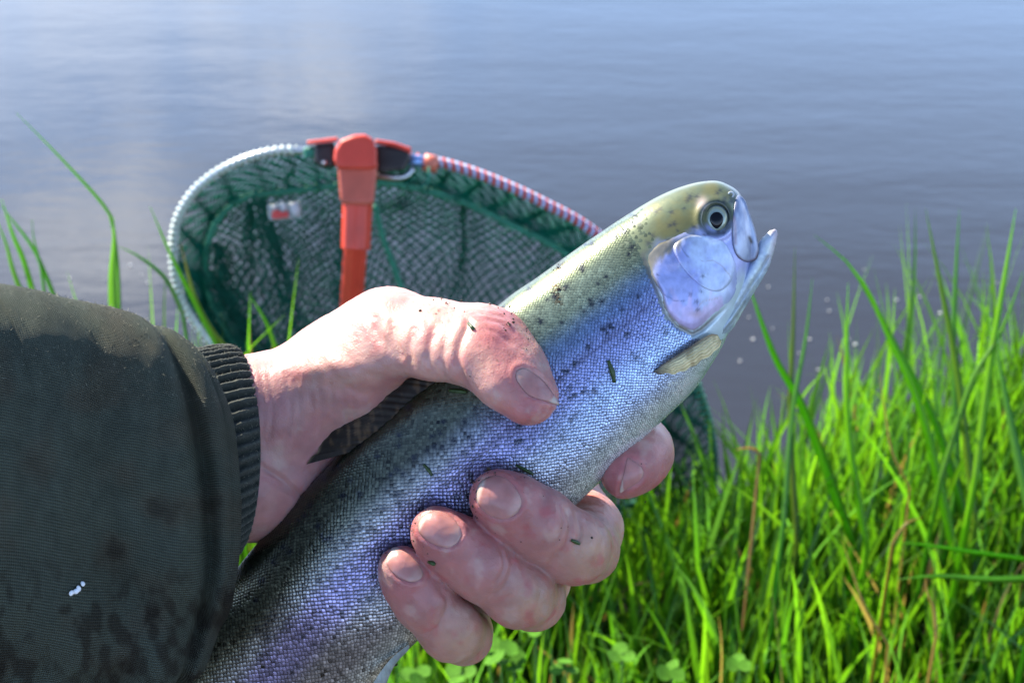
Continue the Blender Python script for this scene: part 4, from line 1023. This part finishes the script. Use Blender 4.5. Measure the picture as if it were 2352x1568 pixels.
strands(panel(14.0, .13, 5, 80, 47, .02), .0010, 'netting_panel', M['net'])
# gathered folds of net on the left: many cords packed together
lines = []
for (xa, ya, xb, yb, wa, wb, n) in ((600, 455, 690, 860, 14, 60, 30), (575, 470, 560, 800, 10, 50, 12), (490, 560, 560, 840, 20, 70, 26), (470, 620, 640, 880, 16, 60, 26), (800, 440, 770, 860, 20, 80, 14)):
    for _ in range(n):
        t_ = np.linspace(0, 1, 26); o1 = rng.normal(0, .5); ph_ = rng.uniform(0, 6)
        xx = xa + (xb - xa) * t_ + (wa + (wb - wa) * t_) * (o1 + .25 * np.sin(t_ * 40 + ph_)); yy = ya + (yb - ya) * t_ + 5 * np.sin(t_ * 9 + ph_)
        lines.append(P(xx, yy, ND(xx, yy) + .05 + .02 * o1))
strands(lines, .0007, 'netting_fold', M['net'])
ss = np.stack([sx, sy], -1)
# seam cord: only the length that reads as a bright binding is thick
v, f = tube(P(sx, sy, ND(sx, sy) + .043) + .0012 * np.sin(np.arange(700) * 2.1)[:, None] * Uv, .0032, 7, closed=True); mesh('seam_binding', v, f, M['seam'], net)
q = spline([(862, 470), (878, 540), (900, 600), (925, 670), (950, 740)], 60); v, f = tube(P(q[:, 0], q[:, 1], ND(q[:, 0], q[:, 1]) + .05) + .0010 * np.sin(np.arange(60) * 2.1)[:, None] * Rv, .0028, 6); mesh('seam_binding', v, f, M['seam'], net)
# red handle: tapered octagonal pole with grooves
def pole(p0, p1, r0, r1, n=40, sides=40, groove=.06):
    t_ = np.linspace(0, 1, n)[:, None]; c = np.asarray(p0) * (1 - t_) + np.asarray(p1) * t_
    ax = (np.asarray(p1) - p0); ax /= np.linalg.norm(ax); a = np.cross(ax, Fv); a /= np.linalg.norm(a); b_ = np.cross(ax, a)
    an = np.arange(sides) * 2 * math.pi / sides; r = (r0 + (r1 - r0) * t_) * (1 + groove * np.sign(np.cos(an * 8)) * np.abs(np.cos(an * 8)) ** .4)[None]
    V = c[:, None] + r[:, :, None] * (np.cos(an)[None, :, None] * a + np.sin(an)[None, :, None] * b_)
    V = np.vstack([V.reshape(-1, 3), c[0], c[-1]]); Fl = grid_faces(n, sides, True).tolist(); k = n * sides
    Fl += [[(j + 1) % sides, j, k] for j in range(sides)] + [[(n - 1) * sides + j, (n - 1) * sides + (j + 1) % sides, k + 1] for j in range(sides)]
    return V, Fl
h0 = P(826, 380, 1.262); h1 = P(818, 545, 1.275); h2 = P(776, 1150, 1.455)
v, f = pole(h1, h2, .0094, .0102, groove=.05); hd = mesh('handle', v, f, M['red'], net)
v, f = pole(P(821, 468, 1.268), P(817, 572, 1.272), .0122, .0118, groove=.03); mesh('handle_collar', v, f, M['red'], net)
def boxy(poly, d0, th, bev, name, mat, parent, step=4.0):
    """rounded extruded outline at depth d0 (metres), thickness th (metres)"""
    poly = np.asarray(poly, float); ps = d0 / FPX; tpx = th / ps / 2
    lo_ = (poly[:, 0].min() - 8, poly[:, 1].min() - 8, -tpx - 8); hi_ = (poly[:, 0].max() + 8, poly[:, 1].max() + 8, tpx + 8)
    def fn(X, Y, Z):
        q1 = poly_sd(X, Y, poly) + bev; q2 = np.abs(Z) - tpx + bev
        return np.minimum(np.maximum(q1, q2), 0) + np.hypot(np.maximum(q1, 0), np.maximum(q2, 0)) - bev
    v, q = sdf_mesh(fn, lo_, hi_, step, 1)
    return mesh(name, P(v[:, 0], v[:, 1], d0 - v[:, 2] * ps), q, mat, parent)
boxy([(775, 372), (868, 372), (862, 430), (858, 468), (846, 472), (796, 470), (782, 462), (778, 420)], 1.262, .030, 8, 'handle_socket', material('terracotta_plastic', (.52, .10, .06), rough=.45, var=.15, var_s=60), net)
boxy([(768, 345), (782, 322), (812, 310), (838, 308), (858, 320), (866, 345), (866, 385), (845, 390), (775, 388), (766, 368)], 1.258, .036, 9, 'joint_cap', M['red'], net)
boxy([(722, 332), (770, 326), (770, 384), (740, 386), (722, 372)], 1.285, .030, 8, 'joint_block', M['black'], net)
boxy([(862, 334), (938, 338), (944, 366), (930, 392), (866, 398)], 1.285, .030, 8, 'joint_block', M['black'], net)
boxy([(704, 324), (775, 315), (778, 324), (706, 333)], 1.280, .026, 5, 'joint_trim', M['red'], net, 3)
boxy([(862, 320), (905, 326), (946, 340), (944, 352), (905, 338), (862, 331)], 1.280, .026, 5, 'joint_trim', M['red'], net, 3)
boxy([(696, 340), (726, 334), (726, 364), (698, 364)], 1.288, .018, 6, 'green_sleeve', M['seam'], net, 3)
v, f = tube(np.array([P(930, 366, 1.29), P(985, 374, 1.292)]), .0052, 12); mesh('alloy_tube', v, f, M['bluemetal'], net)
v, f = tube(np.array([P(974, 372, 1.29), P(1004, 378, 1.292)]), .0074, 12); mesh('tube_ferrule', v, f, material('coral_plastic', (.62, .16, .10), rough=.4), net)
q = spline([(862, 402, 1.285), (910, 408, 1.283), (932, 404, 1.283), (948, 388, 1.285)], 30); v, f = tube(P(*q.T), .0032, 8); mesh('locking_lever', v, f, M['steel'], net)
q = spline([(985, 384, 1.28), (985, 405, 1.278), (976, 425, 1.278), (962, 430, 1.28)], 24); v, f = tube(P(*q.T), .0012, 6); mesh('loose_cord', v, f, M['seam'], net)
for (a, b_) in ((745, 374), (786, 340)): 
    v = P(a + IV[:, 0] * 7, b_ + IV[:, 1] * 7, 1.266 - IV[:, 2] * .003); mesh('rivet', v, IF, M['steel'], net)
# woven maker's label on the net, red and white and too blurred to read
lb = boxy([(612, 470), (690, 462), (694, 500), (618, 508)], 1.315, .002, 2, 'label', material('label_cloth', (.30, .34, .33), rough=.7), net, 3)
for (pl, mt) in (([(622, 488), (636, 480), (648, 488), (662, 482), (664, 500), (626, 504)], 'lace_r'), ([(640, 470), (652, 464), (660, 476), (650, 486)], 'foam'), ([(664, 468), (680, 464), (690, 480), (684, 496), (670, 490)], 'foam'), ([(624, 472), (634, 470), (636, 480), (624, 482)], 'foam')):
    boxy(pl, 1.3125, .002, 2, 'label_mark', M[mt], lb, 2.5)

# ------------------------------------------------------------------ GRASS
def grass_mat(name, tint=(1, 1, 1), transl=.55):
    m = bpy.data.materials.new(name); m.use_nodes = True; t = m.node_tree; b = t.nodes['Principled BSDF']; out = t.nodes['Material Output']
    at = t.nodes.new('ShaderNodeVertexColor'); at.layer_name = 'col'
    b.inputs['Roughness'].default_value = .38; b.inputs['Specular IOR Level'].default_value = .45
    tr = t.nodes.new('ShaderNodeBsdfTranslucent'); mxs = t.nodes.new('ShaderNodeMixShader'); mxs.inputs[0].default_value = transl
    tcn = t.nodes.new('ShaderNodeUVMap'); wvn = t.nodes.new('ShaderNodeTexWave'); wvn.bands_direction = 'X'; wvn.inputs['Scale'].default_value = 2.2
    t.links.new(tcn.outputs[0], wvn.inputs['Vector'])
    mr = t.nodes.new('ShaderNodeMapRange'); mr.inputs['To Min'].default_value = .82; mr.inputs['To Max'].default_value = 1.12; t.links.new(wvn.outputs['Fac'], mr.inputs['Value'])
    v1 = t.nodes.new('ShaderNodeVectorMath'); v1.operation = 'SCALE'; t.links.new(at.outputs[0], v1.inputs[0]); t.links.new(mr.outputs[0], v1.inputs['Scale'])
    v2 = t.nodes.new('ShaderNodeVectorMath'); v2.operation = 'MULTIPLY'; v2.inputs[1].default_value = (2.5, 2.75, .9); t.links.new(v1.outputs[0], v2.inputs[0])
    t.links.new(v1.outputs[0], b.inputs['Base Color']); t.links.new(v2.outputs[0], tr.inputs['Color'])
    t.links.new(b.outputs[0], mxs.inputs[1]); t.links.new(tr.outputs[0], mxs.inputs[2]); t.links.new(mxs.outputs[0], out.inputs[0])
    return m
GM = grass_mat('grass_leaf')
def blades(root, h, lean, bend, width, colr, nseg=8, tipcol=None, az=None):
    """root (n,3), h (n), lean (n,2) offset of tip horizontally, bend (n,2) extra quadratic, width (n), colr (n,3)"""
    n = len(root); t_ = np.linspace(0, 1, nseg + 1)[None, :, None]
    hz = np.concatenate([lean, np.zeros((n, 1))], 1)[:, None]; bz = np.concatenate([bend, np.zeros((n, 1))], 1)[:, None]
    blen = np.linalg.norm(bend, axis=1)[:, None, None]
    c = root[:, None] + hz * t_ + bz * t_ ** 2.4
    c[..., 2:] += h[:, None, None] * t_ - .55 * blen * t_ ** 3
    if az is None: az = rng.uniform(0, math.pi, n)
    sv_ = np.stack([np.cos(az), np.sin(az) * .8, .15 * np.sin(az * 3)], -1)[:, None]
    tw = rng.normal(0, .5, n)[:, None, None] * t_
    sv2 = np.stack([-np.sin(az), np.cos(az), 0 * az], -1)[:, None]
    sv_ = sv_ * np.cos(tw) + sv2 * np.sin(tw)
    wd = width[:, None, None] * (np.clip(1 - t_ ** 2.2, 0, 1) * (.55 + .9 * np.minimum(t_ * 3, 1)) * .7 + .012)
    up = np.cross(np.gradient(c, axis=1), sv_); up /= np.linalg.norm(up, axis=2)[..., None] + 1e-9
    V = np.stack([c - sv_ * wd, c + up * wd * .35, c + sv_ * wd], 2)
    k = np.arange(n)[:, None, None] * (nseg + 1) * 3 + np.arange(nseg)[None, :, None] * 3 + np.arange(2)[None, None, :]
    Fc = np.stack([k, k + 1, k + 4, k + 3], -1).reshape(-1, 4)
    tt = np.broadcast_to(t_, c.shape[:2] + (1,))
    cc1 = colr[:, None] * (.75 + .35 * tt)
    if tipcol is not None: cc1 = cc1 + (tipcol[:, None] - cc1) * sstep(.8, 1.0, tt)
    cc1 = np.broadcast_to(cc1[:, :, None], V.shape)
    uv = np.stack([np.broadcast_to(np.array([0, .5, 1.0]), V.shape[:3]), np.broadcast_to(tt, V.shape[:3])], -1)
    return V.reshape(-1, 3), Fc, np.clip(cc1, .004, 1).reshape(-1, 3), uv.reshape(-1, 2)
def gcol(n, dry=.05):
    c = mixc(np.broadcast_to(C3(.045, .13, .008), (n, 3)), C3(.10, .21, .010), rng.random(n))
    c = mixc(c, np.broadcast_to(C3(.05, .13, .035), c.shape), (rng.random(n) < .25) * .8)
    c = mixc(c, np.broadcast_to(C3(.17, .11, .055), c.shape), (rng.random(n) < dry) * 1.0)
    return c * rng.uniform(.5, 1.2, (n, 1)) * np.array([.95, 1, 1.2])
def field(n, xr, yr, hr, wr, dens=None, lean=.25, dry=.05, lx=0, bnd=.14):
    xs = rng.uniform(*xr, n * 3); ys = rng.uniform(*yr, n * 3)
    kp = rng.random(n * 3) < (dens(xs, ys) if dens else 1); xs = xs[kp][:n]; ys = ys[kp][:n]; n = len(xs)
    root = np.stack([xs, ys, ground_z(xs, ys) - .005], -1)
    h = rng.uniform(*hr, n) * (1 - .5 * sstep(.98, 1.15, ys) * sstep(.40, .10, xs)) * (1 + .25 * vnoise(np.stack([xs * 9, ys * 9, xs * 0], -1)))
    le = rng.normal(0, lean, (n, 2)) * h[:, None]; le[:, 0] += lx * h; be = rng.normal(0, bnd, (n, 2)) * h[:, None]
    return blades(root, h, le, be, rng.uniform(*wr, n), gcol(n, dry), tipcol=None)
def merged(parts):
    V = []; Fc = []; Cl = []; Uu = []; o = 0
    for v, f, c, u in parts: V.append(v); Fc.append(f + o); Cl.append(c); Uu.append(u); o += len(v)
    return np.vstack(V), np.vstack(Fc), np.vstack(Cl), np.vstack(Uu)
parts = [
    field(130, (-.32, -.21), (1.02, 1.28), (.34, .52), (.002, .004), lean=.10, dry=.1), field(160, (-.32, -.10), (1.12, 1.34), (.16, .34), (.002, .004), lean=.35, dry=.1),
    field(5200, (-.35, .85), (.55, 1.20), (.05, .14), (.0012, .0026), lean=.28, dry=.10),                # short undergrowth
    field(3700, (-.10, .80), (.70, 1.30), (.12, .24), (.0020, .0040), lean=.15, dry=.04),                # bulk of the bank
    field(760, (.10, .80), (.92, 1.34), (.20, .34), (.0022, .0038), dens=lambda a, b_: .32 + .68 * sstep(.16, .42, a), lean=.14, dry=.03),
    field(260, (-.70, -.05), (.95, 1.40), (.10, .20), (.0020, .0036), lean=.3),
    field(1500, (-1.6, -.30), (.1, 1.25), (.06, .16), (.002, .004), lean=.4), field(1500, (.7, 2.2), (.1, 1.4), (.10, .26), (.002, .004), lean=.35)]
v, f, c, u = merged(parts)
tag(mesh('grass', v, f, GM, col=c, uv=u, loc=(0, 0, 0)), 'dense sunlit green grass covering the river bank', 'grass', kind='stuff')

# single blades that stand out
def single(px_pts, d0, d1, wpx, label, col=(.08, .20, .015), cat='grass blade', group='tall single blades of grass at the waterside', tip=None):
    q = spline(px_pts, 20); t_ = np.linspace(0, 1, 20); c = P(q[:, 0], q[:, 1], d0 + (d1 - d0) * t_)
    # carry the blade on down to its root in the bank
    c0_ = c[0]; gz = float(ground_z(c0_[0:1], c0_[1:2])[0]); dirn = (c[1] - c[0]) / np.linalg.norm(c[1] - c[0])
    if cat == 'dry stalk': wpx *= .7
    flat = px_pts[0][1] - px_pts[-1][1] < 70
    k_ = np.linspace(0, 1, 6, endpoint=False)[:, None]
    rt = np.array([c0_[0] - (0 if flat else dirn[0] * .02), c0_[1], gz - .005])
    c = np.vstack([rt * (1 - k_) + c0_ * k_, c]); t_ = np.r_[np.linspace(0, .2, 6, endpoint=False), .2 + .8 * t_]
    wd = wpx * .5 * d0 / FPX * (np.clip(1 - t_ ** 3, 0, 1) * (.6 + .4 * np.minimum(t_ * 3, 1)) + .03)
    tg = np.gradient(c, axis=0); tg /= np.linalg.norm(tg, axis=1)[:, None]; sd3 = np.cross(tg, Fv); sd3 /= np.linalg.norm(sd3, axis=1)[:, None]; sd3 = sd3 * .8 + np.cross(sd3, tg) * .6; nn3 = np.cross(sd3, tg)
    V = np.stack([c - sd3 * wd[:, None], c + nn3 * wd[:, None] * .3, c + sd3 * wd[:, None], c + nn3 * wd[:, None] * .3 - nn3 * .0005], 1).reshape(-1, 3)
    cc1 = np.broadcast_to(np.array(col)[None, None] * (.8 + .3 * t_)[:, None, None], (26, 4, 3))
    if tip is not None: cc1 = cc1 + (np.array(tip) - cc1) * sstep(.7, 1, t_)[:, None, None]
    uv = np.stack([np.tile([0, .5, 1.0, .5], 26), np.repeat(t_, 4)], -1)
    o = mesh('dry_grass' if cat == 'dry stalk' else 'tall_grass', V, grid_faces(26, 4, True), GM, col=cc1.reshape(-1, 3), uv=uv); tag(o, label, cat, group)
G1 = (.09, .22, .012); G2 = (.15, .30, .012); G3 = (.08, .21, .035)
single([(275, 780), (272, 640), (262, 540), (246, 482), (150, 374), (38, 260)], 1.10, 1.02, 14, 'very long thin grass blade reaching up to the far left over the water', (.12, .24, .05))
single([(262, 760), (258, 640), (262, 560), (261, 500)], 1.05, 1.05, 34, 'short wide bright green blade standing upright behind the sleeve', G2)
single([(90, 720), (55, 600), (30, 540), (4, 458)], 1.1, 1.08, 22, 'bright blade at the left picture edge leaning left above the sleeve', G2)
single([(140, 720), (100, 620), (70, 560), (0, 470)], 1.2, 1.15, 17, 'blade behind the sleeve crossing to the upper left', G1)
single([(110, 740), (95, 620), (78, 550), (74, 505)], 1.15, 1.12, 14, 'slender upright blade between the leaning ones above the sleeve', G3)
single([(60, 700), (30, 620), (14, 560), (-10, 500)], 1.1, 1.1, 18, 'blade half cut off by the left picture edge', G2)
single([(500, 800), (440, 680), (390, 580), (345, 475)], 1.1, 1.1, 18, 'blade leaning left in front of the net frame', G2)
single([(560, 830), (500, 780), (450, 690), (415, 560)], 1.12, 1.15, 22, 'broad yellowish blade running down across the lower left of the net', (.13, .19, .012), tip=(.2, .16, .03))
single([(420, 720), (380, 640), (320, 590), (270, 565)], 1.1, 1.12, 15, 'blade bending left from the foot of the net', G3)
single([(650, 850), (620, 760), (600, 720), (575, 680)], 1.15, 1.15, 16, 'green blade seen through the netting above the wrist', G2)
single([(585, 900), (572, 830), (565, 780)], 1.1, 1.1, 12, 'small blade rising beside the cuff before the net', G1)
single([(1960, 1250), (1850, 950), (1780, 820), (1715, 640)], 1.2, 1.1, 26, 'wide blade leaning left directly under the chin of the trout', G1)
single([(2260, 1350), (2160, 1000), (2060, 800), (1960, 620), (1870, 540)], 1.2, 1.15, 22, 'long blade leaning left, its tip highest left of the right-hand clump', G1)
single([(2200, 1300), (2120, 960), (2040, 770), (1990, 660), (1935, 590)], 1.15, 1.12, 24, 'blade leaning left just inside the longest leaning one', G2)
single([(1990, 1250), (1950, 1000), (1945, 800), (1948, 650)], 1.15, 1.12, 19, 'upright blade at the middle of the gap where water shows', G2)
single([(1830, 1250), (1815, 960), (1822, 760), (1826, 570)], 1.2, 1.17, 16, 'thin upright blade nearest the trout jaw over open water', (.10, .15, .02))
single([(1800, 1200), (1820, 950), (1850, 780), (1866, 640)], 1.1, 1.1, 15, 'thin blade leaning right beside the upright one near the jaw', G3)
single([(2240, 1200), (2200, 860), (2160, 650), (2126, 480)], 1.15, 1.13, 20, 'tall blade of the right clump curving left at its tip', (.12, .20, .02))
single([(2200, 1100), (2190, 800), (2196, 620), (2204, 480)], 1.2, 1.2, 17, 'tall straight pale green blade beside the curving one in the right clump', G3)
single([(2240, 1100), (2270, 860), (2300, 680), (2333, 480)], 1.1, 1.1, 20, 'tall yellow green blade leaning right near the right edge', G2)
single([(2160, 1100), (2230, 880), (2300, 760), (2352, 620)], 1.1, 1.1, 15, 'blade leaning right and leaving the picture at the right edge', G1)
single([(2430, 1420), (2350, 1100), (2300, 860), (2290, 760)], 1.05, 1.05, 30, 'broad pale blade with banded bends at the right edge', (.10, .22, .045))
single([(2420, 1325), (2280, 1330), (2150, 1322), (2060, 1330)], .98, 1.0, 26, 'broad pale blade lying flat across the lower right grass', (.11, .21, .05))
single([(2400, 1290), (2240, 1268), (2120, 1250), (2050, 1245)], 1.0, 1.02, 18, 'darker blade lying flat above the pale flat one', G1)
single([(2040, 1480), (1990, 1400), (1960, 1320), (1935, 1240)], 1.0, 1.0, 12, 'dry orange brown stalk leaning left in the lower grass', (.30, .21, .09), cat='dry stalk', group='dry stalks in the grass')
single([(2050, 1250), (2060, 1230), (2085, 1200), (2120, 1188)], 1.0, 1.0, 14, 'curved golden dry leaf above the flat pale blade', (.20, .15, .03), cat='dry stalk', group='dry stalks in the grass')
single([(2090, 1120), (2050, 1040), (2035, 960), (2020, 860)], 1.1, 1.1, 9, 'thin rusty dry stalk upright in the right-hand clump', (.30, .21, .09), cat='dry stalk', group='dry stalks in the grass')
single([(1745, 1045), (1735, 1032), (1715, 1028), (1690, 1032)], 1.1, 1.1, 13, 'small curled tan leaf in the grass right of the index finger', (.28, .19, .13), cat='dry stalk', group='dry stalks in the grass')
single([(2150, 1460), (2145, 1400), (2130, 1360), (2125, 1320)], 1.0, 1.0, 14, 'reddish dry leaf standing in the lower right corner grass', (.30, .21, .09), cat='dry stalk', group='dry stalks in the grass')

# clover and round weeds low in the grass
def leaflet(cx_, cy_, cz, R_, tiltv, col):
    a = np.linspace(0, 2 * math.pi, 12, endpoint=False); r = R_ * (1 - .22 * np.cos(a)) * (1 - .12 * np.exp(-(a - 0) ** 2 * 8))
    V = np.stack([cx_ + r * np.cos(a), cy_ + r * np.sin(a), cz + tiltv[0] * r * np.cos(a) + tiltv[1] * r * np.sin(a)], -1)
    V = np.vstack([V, [cx_, cy_, cz - R_ * .15]]); return V, [[i, (i + 1) % 12, 12] for i in range(12)]
def clover(px, py, d, sc_, label, group):
    root = P(px, py, d); g = ground_z(root[0:1], root[1:2])[0]
    e = empty('clover_plant', (root[0], root[1], g), label=label, cat='clover', group=group)
    st, sf_ = tube(np.array([(root[0] + .004, root[1], g), (root[0] + .002, root[1], (g + root[2]) / 2), root]), .0008, 5)
    mesh('stem', st, sf_, GM, e, col=np.broadcast_to(C3(.07, .15, .03), (len(st), 3)))
    for k in range(3):
        a = k * 2.094 + px; R_ = .0058 * sc_
        v, f = leaflet(root[0] + R_ * 1.0 * math.cos(a), root[1] + R_ * 1.0 * math.sin(a), root[2], R_, rng.normal(0, .3, 2), None)
        mesh('leaf', v, f, M['clover'], e, col=np.broadcast_to(C3(.06, .17, .012), (len(v), 3)))
for i, (a, b_, sc_) in enumerate(((1150, 1490, 1.2), (1180, 1520, 1.0), (1060, 1545, 1.0), (960, 1550, 1.0), (1300, 1530, .9), (1230, 1440, .8), (1430, 1500, .9), (1545, 1540, .9), (1700, 1520, .8))):
    clover(a, b_, 1.00, sc_, ['biggest clover leaf in the grass right below the little finger', 'clover leaf tucked behind the biggest one under the little finger', 'clover leaf at the bottom edge beneath the little finger', 'clover leaf at the bottom edge beside the fish belly',
        'clover leaf at the bottom below the ring finger', 'small clover leaf in the gap between ring and little finger', 'clover leaf low in the grass below the middle finger', 'clover leaf at the bottom edge right of the middle finger', 'rightmost clover leaf at the bottom edge'][i], 'clover plants in the grass')

# ------------------------------------------------------------------ bubbles on the water
bub = None
bpx = [(1765, 660), (1900, 690), (2012, 700), (1985, 620), (2060, 690), (1880, 850), (1835, 812), (1700, 830), (1775, 755), (1968, 855), (1965, 830), (1950, 780), (2113, 682), (1730, 780), (1720, 730), (325, 632), (340, 650), (2160, 720), (1860, 780), (1905, 715), (1965, 792), (2290, 650), (300, 610), (160, 640)]
for (a, b_) in bpx:
    den = (math.sin(math.radians(PITCH)) - (CY - b_) / FPX * math.cos(math.radians(PITCH))); d = (CAMH - WZ) / den
    p = P(a, b_, d)
    if bub is None:
        v, f = sdf_mesh(lambda X, Y, Z: np.sqrt(X * X + Y * Y + Z * Z) - 10, (-14, -14, -14), (14, 14, 14), 3)
        bub = mesh('bubble', v * .00026, f, M['foam'], loc=(0, 0, 0)); o = bub
    else: o = bub.copy(); COL.objects.link(o)
    o.location = (p[0], p[1], WZ + .0008); s_ = random.uniform(.5, 1.05); o.scale = (s_, s_, s_ * .7)
    tag(o, 'tiny white bubble floating on the brown water by the bank', 'bubble', 'bubbles floating near the bank')
